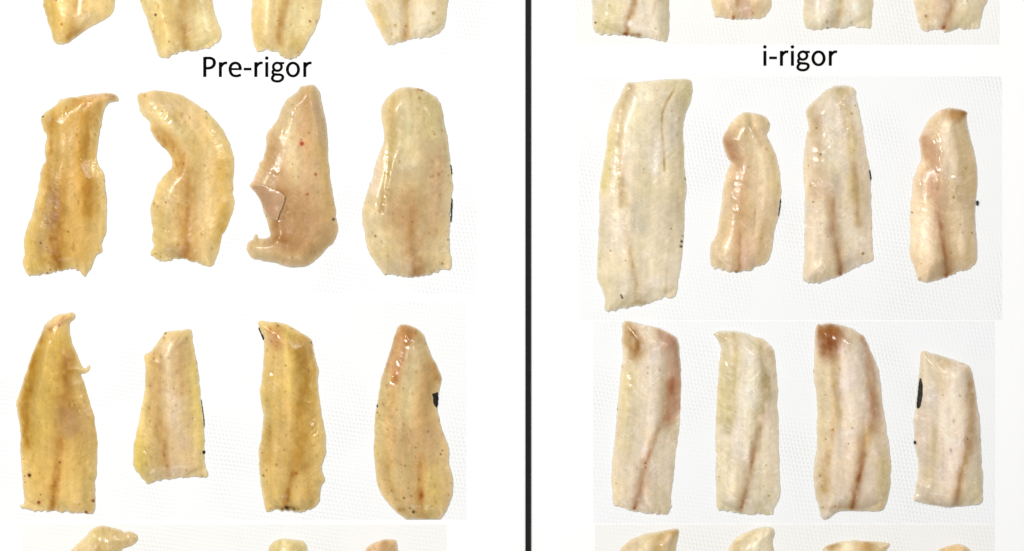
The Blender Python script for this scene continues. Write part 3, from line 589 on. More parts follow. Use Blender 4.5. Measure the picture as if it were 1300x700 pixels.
fish(n="cream white fillet with a pointed upper left corner, second of its row", g=LR,
     o="""R5 720,112 745,97 800,92 870,97 920,108 950,125 1010,135 1050,170 1085,215 1090,280 1100,350 1103,430 1100,520 1105,610
     R6 1108,60 1108,150 1112,230 1112,320 1115,390 1118,470 1095,510 1075,550 1080,578 1040,573 985,568 940,572 900,568 860,562 800,548 750,548 738,510 740,440 732,350 735,260 732,180 728,100 735,30
     R5 732,610 738,520 740,440 752,380 750,310 762,240 768,190 755,165 740,135""",
     b="E4D8B8", e=("E0D2A4", 8, 0.5), T=12, R=14, sp=14,
     B=[("R5 850,130 855,220 840,360 820,520 R6 800,80", 4, "CFB678", 0.65), ("R5 770,200 775,400 780,600", 8, "D9CA98", 0.75), ("R5 930,160 950,330 960,480", 10, "E8E0D0", 0.8), ("R5 1000,160 1015,300 1030,420", 7, "D5BF94", 0.7), ("R5 1030,350 1035,470 1000,580", 5, "C8B07C", 0.6),
        ("R6 1000,20 960,180 930,330 885,530", 4.5, "CBA482", 0.75), ("R6 975,120 950,240 915,400 885,530", 1.4, "B5714C", 0.75, 3.4), ("R6 900,280 880,420", 10, "D0BC9C", 0.5), ("R6 800,130 790,400", 9, "E8DCB4", 0.6), ("R6 1060,80 1040,330", 9, "E6D6C4", 0.6), ("R5 1050,180 1080,260", 5, "DCC09A", 0.6)],
     L=[("R5", 790, 130, 50, 30, "D8BE80", 0.7), ("R5", 1040, 580, 30, 40, "DFC0A0", 0.6), ("R6", 1040, 530, 60, 40, "E0DCC0", 0.6), ("R6", 860, 250, 70, 50, "DCCCA8", 0.4)],
     S=[("R5", 722, 118, 1.3, "7A6840"), ("R6", 1030, 280, 0.9, "6A4A28"), ("R6", 755, 350, 0.9, "8A6A38"), ("R6", 1048, 460, 1.4, "C0904C"), ("R5", 1025, 352, 1.3, "9A8440"), ("R5", 850, 568, 0.9, "9A8A48"), ("R5", 1010, 575, 0.8, "B07A50")],
     G=[("R5", 755, 130, 16, 12, 5), ("R5", 800, 120, 16, 14, 5), ("R5", 945, 370, 20, 50, 9), ("R5", 960, 450, 24, 30, 6), ("R5", 1060, 545, 24, 8, 6), ("R5", 1075, 620, 14, 20, 4), ("R6", 1060, 60, 24, 30, 4), ("R5", 940, 170, 14, 20, 3), ("R5", 795, 330, 8, 60, 4), ("R6", 970, 350, 8, 6, 2), ("R6", 1070, 330, 30, 14, 3)],
     H=[("R5 855,130 850,300 820,560", 4, -1.3), ("R5 940,200 955,430", 8, 1.4), ("R5 1000,180 1020,400 R6 960,180 885,530", 4, -1.2), ("R5 1040,540 1090,560", 3, 1.0)])

fish(n="cream fillet with a rust orange patch at its top and white shred below", g=LR, ragged=None,
     o="""R7 180,48 195,58 250,48 300,55 350,70 400,92 445,118 462,155 490,215 515,265 535,320 545,390 552,470 560,550 575,620
     R8 580,60 592,130 605,220 610,300 605,400 595,470 575,520 560,552 520,558 450,552 400,552 340,550 275,560 240,600 210,605 190,570 185,530 165,470 155,410 150,340 155,270 170,200 172,110 170,20
     R7 175,600 175,530 165,440 150,370 155,290 158,200 162,110 170,65""",
     b="E2D0B2", e=("DFCCA0", 8, 0.5), T=13, R=15, sp=18,
     B=[("R7 240,80 250,150 250,220", 8, "B05A28", 0.95), ("R7 190,80 200,100 290,110", 6, "C98A50", 0.7), ("R7 430,120 460,180 470,330 490,480 500,600 R8 480,60", 6, "D0A07A", 0.75), ("R7 480,240 490,420 500,580", 3, "C98860", 0.5), ("R7 360,150 370,330 380,500", 14, "E6D8CC", 0.85),
        ("R7 260,260 265,420 285,560 R8 260,80 225,280 215,420", 5, "D3B076", 0.7), ("R8 260,60 225,270", 2.4, "C8944C", 0.6, 9), ("R8 440,120 430,260 400,400 375,530", 4.5, "C8946A", 0.8), ("R8 430,280 402,400 375,530", 1.6, "A9623A", 0.75, 4), ("R8 480,60 440,160", 6, "DDB47C", 0.6), ("R8 560,240 570,480", 8, "DECB98", 0.7),
        ("R7 200,280 210,480 R8 200,120", 8, "E2D2AA", 0.7), ("R8 320,120 300,300", 12, "E4D2C0", 0.6), ("R7 440,110 462,160", 2.5, "B56A42", 0.8)],
     L=[("R7", 245, 125, 70, 60, "BE7440", 0.75), ("R7", 185, 65, 14, 16, "C09050", 0.7), ("R8", 225, 585, 34, 24, "E4DCCC", 0.9), ("R8", 560, 540, 40, 24, "CFA878", 0.6), ("R8", 480, 480, 60, 60, "DEC8AE", 0.5), ("R8", 300, 525, 90, 14, "D2B080", 0.5)],
     S=[("R7", 220, 470, 1.0, "6A5A28"), ("R8", 220, 127, 1.2, "8A7030"), ("R8", 260, 70, 1.8, "BC8A38"), ("R8", 240, 597, 1.3, "9A8438"), ("R8", 375, 528, 1.7, "A8602C"), ("R8", 275, 520, 1.2, "9A6A38"), ("R8", 205, 530, 1.0, "7A6430"), ("R8", 350, 152, 1.0, "7A5A38"), ("R8", 372, 58, 1.0, "7A6A40"), ("R7", 485, 468, 1.1, "B56838"), ("R7", 150, 330, 0.9, "7A7450"), ("R8", 145, 408, 1.1, "6A6448")],
     G=[("R7", 340, 130, 30, 34, 9), ("R7", 270, 80, 20, 20, 5), ("R7", 298, 180, 10, 14, 3), ("R7", 185, 250, 16, 30, 6), ("R7", 400, 260, 10, 40, 5), ("R7", 315, 250, 20, 50, 5), ("R7", 350, 180, 24, 30, 5), ("R7", 215, 65, 20, 14, 4), ("R7", 440, 350, 10, 30, 3), ("R8", 350, 90, 30, 40, 4), ("R8", 195, 550, 8, 8, 2), ("R7", 180, 300, 8, 20, 2), ("R8", 165, 370, 8, 30, 3)],
     H=[("R7 245,70 255,230 275,500 R8 225,270", 4, -1.6), ("R7 440,150 470,360 R8 440,160 375,530", 4, -1.3), ("R7 345,120 360,330", 10, 1.8), ("R8 185,545 260,555", 3, -2.0)])

fish(n="cream fillet with a bold black skin patch on its left edge, rightmost of its row", g=LR, ragged=None,
     o="""R7 787,205 840,222 900,240 960,258 1020,278 1082,305 1090,370 1105,450 1115,530 1130,600
     R8 1130,30 1135,110 1142,190 1140,260 1148,340 1150,430 1152,508 1090,518 1020,528 940,530 870,520 810,515 780,500 732,490 750,440 755,390 770,320 768,260 755,200 745,140 745,60 742,10
     R7 745,600 755,560 752,520 762,440 770,370 775,300 778,240""",
     b="E0CFB4", e=("DFCFAC", 7, 0.4), T=12, R=13, sp=18,
     B=[("R7 880,255 900,330 890,440", 8, "D6BC84", 0.7), ("R7 990,290 1000,450 980,600", 13, "E5D7C2", 0.8), ("R7 1070,330 1080,450 1085,600 R8 1080,60 1050,220 1010,360 985,510", 5, "CFA87A", 0.75), ("R8 1060,130 1030,260 1005,380 985,510", 1.5, "B98A52", 0.7, 3.6), ("R8 990,420 980,515", 4, "B98C68", 0.6),
        ("R7 820,260 840,480", 8, "E2D6C4", 0.6), ("R8 860,50 840,300 830,480", 4, "D6C090", 0.5), ("R8 1110,270 1100,480", 10, "E2D6AE", 0.7), ("R8 900,440 930,500", 14, "D6C6AA", 0.6), ("R8 820,512 940,528 1000,525", 2, "A88A60", 0.7)],
     L=[("R7", 830, 470, 40, 50, "D4CCC4", 0.6), ("R8", 790, 470, 50, 40, "D2C6A6", 0.6), ("R7", 935, 270, 20, 30, "D8BE84", 0.6), ("R7", 1030, 285, 14, 6, "B58A50", 0.6)],
     S=[("R7", 1005, 475, 1.0, "6A5A38"), ("R8", 1053, 125, 1.2, "7A5A28"), ("R8", 748, 148, 1.8, "4A483C"), ("R7", 905, 470, 0.9, "9A7A48")],
     G=[("R7", 1000, 472, 6, 6, 1), ("R8", 760, 50, 12, 40, 7), ("R8", 770, 290, 8, 40, 6), ("R8", 752, 440, 14, 14, 6), ("R8", 762, 370, 8, 30, 4), ("R7", 790, 580, 20, 20, 5), ("R8", 780, 440, 8, 8, 2), ("R8", 1110, 400, 14, 10, 2)],
     H=[("R7 1050,320 1060,500 R8 1060,130 985,510", 4, -1.2), ("R7 920,260 930,420", 4, -0.8), ("R7 990,300 995,560", 11, 1.2)],
     skin=["R7 776,365 786,380 793,420 792,460 786,500 779,545 766,556 757,545 762,495 768,430", "R8 742,135 752,140 755,158 745,160"])

# ---- first row, left, cut by the top edge
fish(n="golden fillet end with a slanting cut, leftmost at the top edge", g=TL, ragged=None,
     o="""T1 212,0 220,50 240,110 258,160 268,215 290,225 335,220 380,190 420,155 480,125 540,95 570,60 575,30 580,0 P 146,-50 142,-110 120,-160 85,-158 62,-110 54,-50""",
     b="E2C07A", e=("EACB84", 8, 0.6), T=10, sp=40, spc="A06A24",
     B=[("T1 400,-50 390,60 370,130 350,200", 5, "D2A35C", 0.7), ("T1 280,0 300,130", 9, "DDB868", 0.7), ("T1 470,60 520,30", 14, "E8CC94", 0.8), ("T1 380,185 420,155", 3, "B98A5C", 0.7)],
     L=[("T1", 420, 90, 50, 30, "E6CEA8", 0.7), ("T1", 380, 170, 20, 20, "C09A70", 0.6)], S=[("T1", 315, 125, 1.6, "B5742C"), ("T1", 288, 5, 1.4, "B06A20"), ("T1", 372, 95, 1.2, "C08A48")],
     G=[("T1", 470, 70, 30, 20, 2), ("T1", 340, 150, 10, 10, 1)], H=[("T1 400,-50 390,60 370,130", 4, -1.0)])
fish(n="pale yellow fillet end with a small notch in its base, second at the top edge", g=TL,
     o="""T1 695,0 720,60 745,130 765,200 785,250 795,292 830,290 880,270 935,248 950,258 1000,255 1060,235 1105,200 1110,160 1090,110 1070,50 1060,0 P 266,-60 258,-130 230,-170 195,-150 178,-90 174,-40""",
     b="EACF90", e=("EED59A", 8, 0.5), T=10, sp=25, spc="A87A34",
     B=[("T1 930,-80 935,60 930,130", 12, "D8AE70", 0.75), ("T1 935,120 935,245", 3.0, "CE9C58", 0.75), ("T1 1010,60 1040,190", 12, "F0DEB0", 0.7), ("T1 800,20 820,200", 8, "EACB80", 0.5)],
     S=[("T1", 782, 78, 1.4, "2A1808"), ("T1", 850, 212, 1.3, "B08030"), ("T1", 768, 160, 1.3, "C08A3C"), ("T1", 835, 118, 1.2, "C89A4C")], G=[("T1", 830, 110, 14, 14, 2)], H=[("T1 935,-40 935,245", 4, -1.2)])
fish(n="yellow fillet end with an orange centre band, just above the left heading", g=TL,
     o="""T2 80,0 75,80 75,150 85,220 105,265 140,255 170,248 210,265 250,298 290,295 330,265 360,210 395,150 420,80 437,0 P 414,-60 408,-130 380,-168 340,-160 322,-110 319,-50""",
     b="E8CD92", e=("EED6A0", 8, 0.5), T=10, sp=30, spc="B07C38",
     B=[("T2 270,-60 245,60 225,140 215,210", 4.5, "D49C58", 0.75), ("T2 320,30 310,200", 12, "EEDCAC", 0.7), ("T2 290,200 330,240", 8, "E6C680", 0.7), ("T2 130,40 130,200", 9, "E8CA88", 0.6)],
     S=[("T2", 370, 110, 1.3, "5A2008"), ("T2", 212, 108, 1.1, "9A6A24"), ("T2", 335, 45, 1.3, "B88A44")], G=[("T2", 115, 170, 12, 20, 4), ("T2", 200, 40, 10, 20, 1)], H=[("T2 270,-60 245,60 215,210", 4, -1.2)])
fish(n="pale peach fillet end tapering to a point at lower left, right of the left heading", g=TL,
     o="""T2 635,0 680,80 715,160 745,210 768,237 800,215 870,198 940,190 1000,185 1030,150 1050,110 1055,50 1062,0 P 572,-60 566,-130 535,-170 495,-160 465,-100 456,-40""",
     b="EBD6AE", e=("EDD8A8", 8, 0.5), T=10, sp=30, spc="B0843C",
     B=[("T2 855,-60 850,60 848,195", 4, "D6A468", 0.75), ("T2 940,20 930,160", 12, "EFDFC8", 0.75), ("T2 770,20 790,160", 12, "ECDAC0", 0.6), ("T2 700,20 740,150", 6, "E6CC92", 0.6)],
     S=[("T2", 988, 70, 2.0, "A8904C"), ("T2", 795, 130, 1.6, "B8903C"), ("T2", 850, 135, 1.3, "B07830"), ("T2", 770, 132, 1.0, "C09A4C")], G=[("T2", 845, 165, 8, 14, 3), ("T2", 1010, 20, 8, 16, 2)], H=[("T2 855,-60 848,195", 4, -1.2)])
# ---- first row, right
fish(n="cream fillet end with a rust brown seam, leftmost at the top of the right side", g=TR,
     o="""T5 415,0 418,60 418,125 440,148 490,155 560,155 620,162 680,170 720,182 747,185 750,100 752,0 P 850,-60 842,-130 810,-165 775,-155 756,-100 751,-40""",
     b="DFD2B0", e=("DFCF9C", 7, 0.6), T=11, sp=20,
     B=[("T5 605,-60 600,20 575,90 565,150", 3.2, "B9783C", 0.85), ("T5 690,10 680,60 672,78", 1.3, "B98A4C", 0.8), ("T5 480,20 470,120", 10, "DDD09C", 0.7), ("T5 650,20 660,140", 11, "E4D8C4", 0.7), ("T5 540,150 620,162", 2.4, "9A5C24", 0.8)],
     L=[("T5", 580, 105, 18, 16, "EEE8DC", 0.8)], S=[("T5", 430, 100, 1.3, "2A1C08"), ("T5", 690, 128, 1.2, "B08A3C"), ("T5", 560, 150, 2.0, "7A3C14")], G=[("T5", 580, 100, 16, 10, 3), ("T5", 540, 20, 14, 14, 2)], H=[("T5 605,-60 600,20 565,150", 4, -1.4)])
fish(n="short beige fillet end with a pink centre, second at the top of the right side", g=TR,
     o="""T5 930,0 945,45 945,82 985,78 1020,88 1060,82 1110,85 1165,85 1175,60 1195,40 1197,0 P 980,-60 974,-140 945,-170 915,-150 900,-90 898,-40""",
     b="E0CDA4", e=("E2CC94", 7, 0.6), T=11, sp=12,
     B=[("T5 1050,-60 1045,20 1030,82", 3, "BC7C50", 0.85), ("T5 1080,0 1080,70", 8, "D4B0A0", 0.7), ("T5 1000,0 1000,60", 7, "DCBC9C", 0.6), ("T5 1140,10 1115,60", 4, "D0A87C", 0.5)],
     S=[("T5", 1030, 78, 1.5, "B0642C"), ("T5", 1115, 58, 1.2, "B87A48")], G=[("T5", 1100, 30, 14, 14, 2)], H=[("T5 1050,-60 1030,82", 4, -1.2)])
fish(n="pale cream fillet end with straight sides, just above the right heading", g=TR,
     o="""T6 88,0 82,70 90,130 105,165 150,168 200,160 260,155 330,150 400,150 440,158 460,160 465,80 472,0 P 1108,-60 1102,-130 1070,-165 1040,-155 1024,-100 1021,-40""",
     b="E4D8BC", e=("DFD2A4", 7, 0.6), T=11, sp=12,
     B=[("T6 295,-60 285,60 262,145", 3, "CFA070", 0.8), ("T6 360,20 350,130", 11, "E8DEC8", 0.7), ("T6 430,0 440,140", 7, "DDD2A4", 0.6), ("T6 180,10 170,130", 10, "E4D8BC", 0.5)],
     S=[("T6", 218, 155, 1.2, "3A2A10")], G=[("T6", 330, 60, 20, 30, 2)], H=[("T6 295,-60 262,145", 4, -1.2)])
fish(n="cream fillet end with an orange red seam and frayed base, rightmost at the top edge", g=TR,
     o="""T6 685,0 705,70 720,130 735,170 775,175 815,155 840,160 870,180 900,170 960,160 1030,165 1058,160 1060,120 1072,80 1075,50 1105,0 P 1264,-60 1258,-130 1225,-165 1185,-155 1160,-100 1156,-40""",
     b="E0D0AC", e=("DFCE9C", 7, 0.6), T=11, sp=16,
     B=[("T6 905,-60 885,60 855,155", 3.4, "B9683C", 0.85), ("T6 830,0 825,110", 9, "D8BCA8", 0.7), ("T6 760,20 770,130", 7, "DCC08C", 0.6), ("T6 990,10 980,130", 12, "E2D4B0", 0.6)],
     L=[("T6", 800, 130, 24, 20, "E4DCC4", 0.7)], S=[("T6", 755, 92, 1.5, "A0622C"), ("T6", 855, 155, 2.0, "A8481C"), ("T6", 980, 12, 1.0, "8A7A48")], G=[("T6", 800, 135, 16, 20, 4), ("T6", 960, 150, 50, 8, 6)], H=[("T6 905,-60 855,155", 4, -1.4)])
# ---- fourth row, cut by the bottom edge
fish(n="tan fillet top bent to the right, at the bottom edge of the left side", g=BL, ragged=None,
     o="""B3 345,236 380,210 420,170 460,125 510,105 560,118 600,128 620,140 655,135 690,155 692,185 670,205 630,215 600,236 P 150,712 156,740 158,790 150,850 120,870 88,860 78,800 80,740""",
     b="E4C890", e=("E4C48C", 5, 0.5), T=11, sp=10,
     B=[("B3 490,130 500,236", 4, "DDB676", 0.7), ("B3 600,170 660,160", 7, "E2C69C", 0.7), ("B3 440,190 470,150", 6, "EAD8A4", 0.6)], G=[("B3", 465, 155, 10, 12, 3), ("B3", 570, 145, 20, 8, 4), ("B3", 545, 180, 6, 14, 2)],
     H=[("B3 580,140 550,190", 2.5, 1.6), ("B3 615,150 625,200", 3, -1.4)])
fish(n="pale yellow rounded fillet top, middle of the left side at the bottom edge", g=BL, ragged=None,
     o="""B4 158,236 170,205 200,180 240,173 300,178 335,185 355,215 357,236 P 396,720 402,770 400,830 385,868 350,866 330,820 332,760 336,720""",
     b="E8D090", e=("E8D49C", 5, 0.5), T=11, sp=10, B=[("B4 240,195 245,236", 4, "EEDFB0", 0.7)], G=[("B4", 240, 215, 6, 14, 2), ("B4", 310, 215, 20, 10, 4)])
fish(n="tan fillet top with a pointed right corner, third on the left at the bottom edge", g=BL, ragged=None,
     o="""B4 640,236 660,205 700,185 750,175 797,175 805,200 808,236 P 512,730 518,790 510,850 480,870 450,850 446,790 454,730""",
     b="DDB888", e=("E0BE90", 5, 0.5), T=11, sp=10, B=[("B4 745,180 740,236", 4, "CFA070", 0.6)], G=[("B4", 790, 200, 6, 20, 2)])
fish(n="honey coloured fillet top with a bright gloss spot, leftmost right side bottom edge", g=BR, ragged=None,
     o="""B7 590,190 610,165 640,140 680,125 740,112 800,103 830,97 825,140 815,190 P 856,720 860,780 852,850 820,872 786,856 776,790 780,730""",
     b="DDC79C", e=("D9BE86", 5, 0.5), T=11, sp=8, B=[("B7 690,150 680,190", 6, "E6DAB8", 0.75), ("B7 800,112 820,110", 4, "C9A064", 0.6), ("B7 760,130 740,190", 6, "D2AE70", 0.6)], G=[("B7", 780, 155, 14, 16, 8), ("B7", 775, 175, 10, 12, 4), ("B7", 825, 112, 4, 10, 2)], H=[("B7 770,140 780,180", 5, 1.5)])
fish(n="cream fillet top with a rounded left shoulder, second right side bottom edge", g=BR, ragged=None,
     o="""B7 1030,190 1035,160 1070,130 1120,105 1165,90 1210,92 1215,120 1205,155 1215,190 P 986,720 990,790 982,850 955,870 925,850 920,790 922,730""",
     b="E2D2AC", e=("E0CB9C", 5, 0.5), T=11, sp=8, B=[("B7 1150,120 1150,190", 7, "E8DEC0", 0.7), ("B7 1060,150 1080,190", 5, "D8C090", 0.6)], G=[("B7", 1110, 120, 20, 8, 4), ("B7", 1065, 150, 8, 10, 2)], H=[("B7 1080,130 1160,105", 3, 1.0)])
fish(n="wide flat topped fillet with an amber stripe, third right side bottom edge", g=BR, ragged=None,
     o="""B8 190,260 200,240 215,225 260,215 320,203 400,200 460,205 530,210 565,215 555,235 535,260 P 1124,730 1130,790 1122,850 1085,872 1050,856 1040,790 1042,730""",
     b="E2CDA4", e=("DFC48E", 5, 0.5), T=11, sp=8, B=[("B8 330,215 340,260", 8, "E8DCC4", 0.75), ("B8 440,205 430,260", 7, "D6A866", 0.7), ("B8 200,240 260,225", 4, "D8AE7C", 0.6)], G=[("B8", 450, 215, 8, 8, 2), ("B8", 300, 225, 20, 8, 2)])
fish(n="small tan fillet tip, rightmost at the bottom edge", g=BR, ragged=None,
     o="""B8 822,260 830,248 870,232 935,218 975,228 1010,258 P 1240,720 1248,780 1242,850 1215,870 1180,850 1174,790 1182,724""",
     b="DDBE88", e=("D8B478", 5, 0.5), T=11, sp=8, B=[("B8 935,225 930,260", 5, "E2C898", 0.6)], G=[("B8", 920, 235, 10, 6, 2)])


FLESH_STEP = 1.15


def build_fish(k, idx):
    rng = np.random.RandomState(100 + idx)
    nz = Noise(500 + idx)
    out = smooth_outline(path(k['o']), rng, k.get('ragged', 'low'))
    if 'clip' in k:
        out[:, 1] = np.minimum(out[:, 1], k['clip'])
    s = FLESH_STEP
    lo = out.min(0) - 2 * s; hi = out.max(0) + 2 * s
    nx, ny = [int(v) for v in np.ceil((hi - lo) / s)]
    X, Y = np.meshgrid(lo[0] + s * np.arange(nx + 1), lo[1] + s * np.arange(ny + 1))
    P = np.stack([X.ravel(), Y.ravel()], 1)
    C = np.stack([(X[:-1, :-1] + s / 2).ravel(), (Y[:-1, :-1] + s / 2).ravel()], 1)
    keep = inside(C, out)
    cj, ci = np.divmod(np.nonzero(keep)[0], nx)
    a = cj * (nx + 1) + ci
    Q = np.stack([a, a + nx + 1, a + nx + 2, a + 1], 1)
    cnt = np.bincount(Q.ravel(), minlength=len(P))
    used = np.nonzero(cnt)[0]
    remap = np.full(len(P), -1); remap[used] = np.arange(len(used))
    rim = cnt[used] < 4
    row = used // (nx + 1)
    P = P[used]; Q = remap[Q]
    nr = row.max() + 1
    xl = np.full(nr, 1e9); xr_ = np.full(nr, -1e9)
    np.minimum.at(xl, row, P[:, 0]); np.maximum.at(xr_, row, P[:, 0])
    okr = xl < 1e8
    ri = np.arange(nr)
    xl = np.interp(ri, ri[okr], xl[okr]); xr_ = np.interp(ri, ri[okr], xr_[okr])
    ker = np.ones(31) / 31
    xl = np.convolve(np.pad(xl, 15, 'edge'), ker, 'valid'); xr_ = np.convolve(np.pad(xr_, 15, 'edge'), ker, 'valid')
    u = np.clip((P[:, 0] - xl[row]) / np.maximum(xr_[row] - xl[row], 1), 0, 1)
    d, near, arc = seg_dist(P, out, True)
    P[rim] = near[rim]; d[rim] = 0
    x, y = P[:, 0], P[:, 1]
    # ---- relief
    T, R = k.get('T', 10.0), k.get('R', 13.0) * 1.6
    he = k.get('he', 1.1)
    Rv = R * (1 + 0.5 * nz(x / 40, y / 40))
    tt = np.clip(d / Rv, 0, 1)
    prof = 0.68 * (1 - (1 - tt) ** 2) + 0.32 * np.sqrt(np.clip(1 - (1 - np.clip(d / 6.0, 0, 1)) ** 2, 0, 1)) * (0.4 + 0.6 * tt)
    dome = np.clip(1 - (2 * u - 1) ** 2, 0, 1) ** 0.7
    h = he + (T - he) * prof * (0.62 + 0.62 * dome)
    rib = nz(u * 4.2 + 20, y / 170) + 0.5 * nz(u * 9 + 5, y / 110)      # muscle bands running the length
    h += prof * (2.4 * nz.fbm(x / 38, y / 70, 2) + 1.7 * rib + 0.6 * nz(x / 11 + 7, y / 21) + 0.14 * nz(x / 4.2, y / 5.0 + 3))
    xc = np.median(x)
    fib = nz((y + 0.55 * np.abs(x - xc)) / 2.3, x / 9.0) + 0.6 * nz(x / 2.0 + 50, y / 16)
    h += 0.10 * prof * fib
    for spec, w, hh in k.get('H', []):
        dd, _, _ = seg_dist(P, path(spec), False)
        h += 0.7 * hh * np.exp(-(dd / (1.25 * w)) ** 2) * np.clip(d / 4, 0, 1)
    for spec, hh in k.get('PL', []):
        pl = smooth_outline(path(spec), rng, None, 1.5)
        dd, _, _ = seg_dist(P, pl, True)
        sd = np.where(inside(P, pl), dd, -dd)
        h += hh * smoothstep(-1.5, 3.0, sd + 1.2 * nz(x / 6, y / 6))
    wet = np.clip(0.12 + 0.9 * nz.fbm(x / 22 + 3, y / 30, 2), 0, 0.7)
    for (v, gx, gy, rx, ry, n) in k.get('G', []):
        c = conv(v, gx, gy); sc = VIEWS[v][2]
        rx, ry = rx / sc, ry / sc
        e2 = ((x - c[0]) / max(1.2 * rx + 2.5, 4)) ** 2 + ((y - c[1]) / max(1.2 * ry + 2.5, 4)) ** 2
        wet = np.maximum(wet, np.exp(-e2 ** 2))
        mk = np.exp(-e2 ** 2) * np.clip(d / 2.0, 0.2, 1) * min(1.0, 0.45 + 0.09 * n)
        ang = (rng.rand() - 0.5) * 1.6; ca, sa = math.cos(ang), math.sin(ang)
        xr, yr = x * ca + y * sa, -x * sa + y * ca
        rid = 1 - 2 * np.abs(nz(xr / 3.6 + 13, yr / 10.0)) - 0.5 + 0.7 * nz(xr / 2.0, yr / 4.6 + 30)
        h += 1.0 * mk * rid
    h = np.maximum(h, 0.9)
    # ---- colour of the flesh itself
    base = hexc(k['b'])
    c = np.tile(base, (len(P), 1))

    def mix(f, colr):
        c[:] = c * (1 - f[:, None]) + colr[None] * f[:, None]
    if 'e' in k:
        ec, ew, es = k['e']
        ewv = ew * 1.35 * (1 + 1.1 * nz.fbm(x / 25 + 31, y / 25, 2))
        mix(min(1.0, es * 1.2) * np.exp(-(d / np.maximum(ewv, 1)) ** 2), 0.88 * hexc(ec) + 0.12 * hexc('FAF0D2'))
    for b in k.get('B', []):
        spec, w, cc, st = b[:4]
        dd, _, ar = seg_dist(P, path(spec), False)
        wv = w * ((1.45 if 'right' in k['g'] else 1.9) if w < 3.5 else 1.4) * (1 + 0.9 * nz.fbm(x / 9 + 11, y / 14, 2))
        f = st * (0.66 if w < 3.5 else 1.12) * np.exp(-(dd / wv) ** 2) * (1 + (1.7 if w < 3.5 else 1.0) * nz.fbm(x / 6 + 70, y / 8, 2))
        if len(b) > 4:                                   # a row of dots along the line
            f = f * (0.8 + 0.2 * np.sin(ar * 2 * math.pi / b[4] + 3 * nz(x / 8, y / 8))) * (1 + 0.8 * nz(x / 3, y / 3))
        Lb = ar.max() + 1e-6
        if w < 4:
            f = f * smoothstep(-0.12 * Lb, 0.28 * Lb, ar)
        else:
            f = f * smoothstep(-0.15 * Lb, 0.12 * Lb, ar)
        mix(np.clip(f, 0, 1), hexc(cc) * np.array([1.03, 1.0, 0.90] if w < 3.5 else [1.0, 1.0, 0.955]))
    for (v, bx, by, rx, ry, cc, st) in k.get('L', []):
        p0 = conv(v, bx, by); sc = VIEWS[v][2]
        wob = 1 + 1.5 * nz.fbm(x / 13 + 90, y / 15, 3)
        e2 = (((x - p0[0]) * sc / rx) ** 2 + ((y - p0[1]) * sc / ry) ** 2) * wob
        mix(np.clip(st * np.exp(-np.maximum(e2, 0) ** 0.85) * (1 + 0.5 * nz.fbm(x / 5, y / 7 + 20, 2)), 0, 1), hexc(cc))
    for spec, cc, st in k.get('PC', []):
        pl = smooth_outline(path(spec), rng, None, 1.5)
        dd, _, _ = seg_dist(P, pl, True)
        sd = np.where(inside(P, pl), dd, -dd) + 3 * nz(x / 5, y / 5)
        mix(st * smoothstep(-6.0, 7.0, sd), hexc(cc))
    dl = (c - base).mean(1, keepdims=True)
    right = 'right' in k['g']
    c[:] = base + (1.45 if right else 1.42) * dl + (0.68 if right else 0.82) * (c - base - dl)
    if right:
        c *= np.array([1.045, 1.036, 1.058])
    fine = nz.fbm(u * 16 + 3, y / 75, 2)
    c *= (1 + 0.13 * rib + 0.07 * fine)[:, None]
    c[:, 2] *= 1 + 0.05 * rib
    lum = 0.09 * nz.fbm(x / 26, y / 45 + 9, 3) + 0.085 * nz.fbm(x / 5.5 + 4, y / 9, 3) + 0.06 * nz.fbm(x / 4.0 + 44, y / 40, 2) + 0.022 * fib + 0.05 * nz(x / 1.7, y / 1.7)
    warm = 0.05 * nz.fbm(x / 18 + 60, y / 24, 2)
    c *= (1 + lum)[:, None]
    c[:, 2] *= 1 - 1.6 * warm; c[:, 0] *= 1 + 0.3 * warm
    mix(0.72 * np.exp(-(d / (1.9 + 1.6 * nz(x / 7, y / 7 + 77))) ** 2), 0.35 * c.mean(0) + 0.65 * hexc('FBF6EA'))   # thin, whitish rim
    # muscle segments: faint slanted streaks that meet along the middle, and pale flecks
    sd_ = np.where(u > 0.5, 1.0, -1.0)
    q1 = y + sd_ * 0.75 * (x - xc); q2 = x - sd_ * 0.6 * y
    seg = 1 - 4 * np.abs(nz(q1 / 5.2 + 3, q2 / 26))
    flk = np.clip(1 - 9 * np.abs(nz(q1 / 3.1 + 40, q2 / 8.0)), 0, 1) * smoothstep(0.02, 0.28, nz.fbm(x / 13 + 5, y / 17, 2))
    c *= (1 + 0.018 * seg * prof + 0.085 * flk)[:, None]
    c[:, 2] *= 1 + 0.08 * flk
    # random small pigment specks
    for _ in range(int((1.5 if k.get('sp', 25) >= 25 else 0.7) * k.get('sp', 25))):
        i = rng.randint(len(P))
        r = 0.6 + 0.9 * rng.rand() ** 2
        dd2 = (x - x[i]) ** 2 + ((y - y[i]) / (1 + rng.rand())) ** 2
        mix((0.12 + 0.38 * rng.rand() ** 1.5) * np.exp(-dd2 / (r * r * 1.3)), hexc(k.get('spc', '7A4A1C')))
    for (v, sx, sy, r, cc) in k.get('S', []):
        p0 = conv(v, sx, sy)
        wob = 1 + 0.8 * nz(x / 1.5, y / 1.5)
        r = r * (1.2 if r >= 1.4 else 1.0)
        dd2 = ((x - p0[0]) ** 2 + (y - p0[1]) ** 2) * wob * 1.15
        mix(0.85 * np.exp(-(dd2 / (r * r)) ** 1.5), hexc(cc))
    lin = np.maximum(to_lin(c) - 0.02, 0.002) / EXPO * k.get('gain', 1.0)
    # ---- mesh: top plus a wall down to the cloth
    E = np.vstack([Q[:, [0, 1]], Q[:, [1, 2]], Q[:, [2, 3]], Q[:, [3, 0]]])
    key = np.sort(E, 1); code = key[:, 0].astype(np.int64) * len(P) + key[:, 1]
    u, inv, ct = np.unique(code, return_inverse=True, return_counts=True)
    bE = E[ct[inv] == 1]
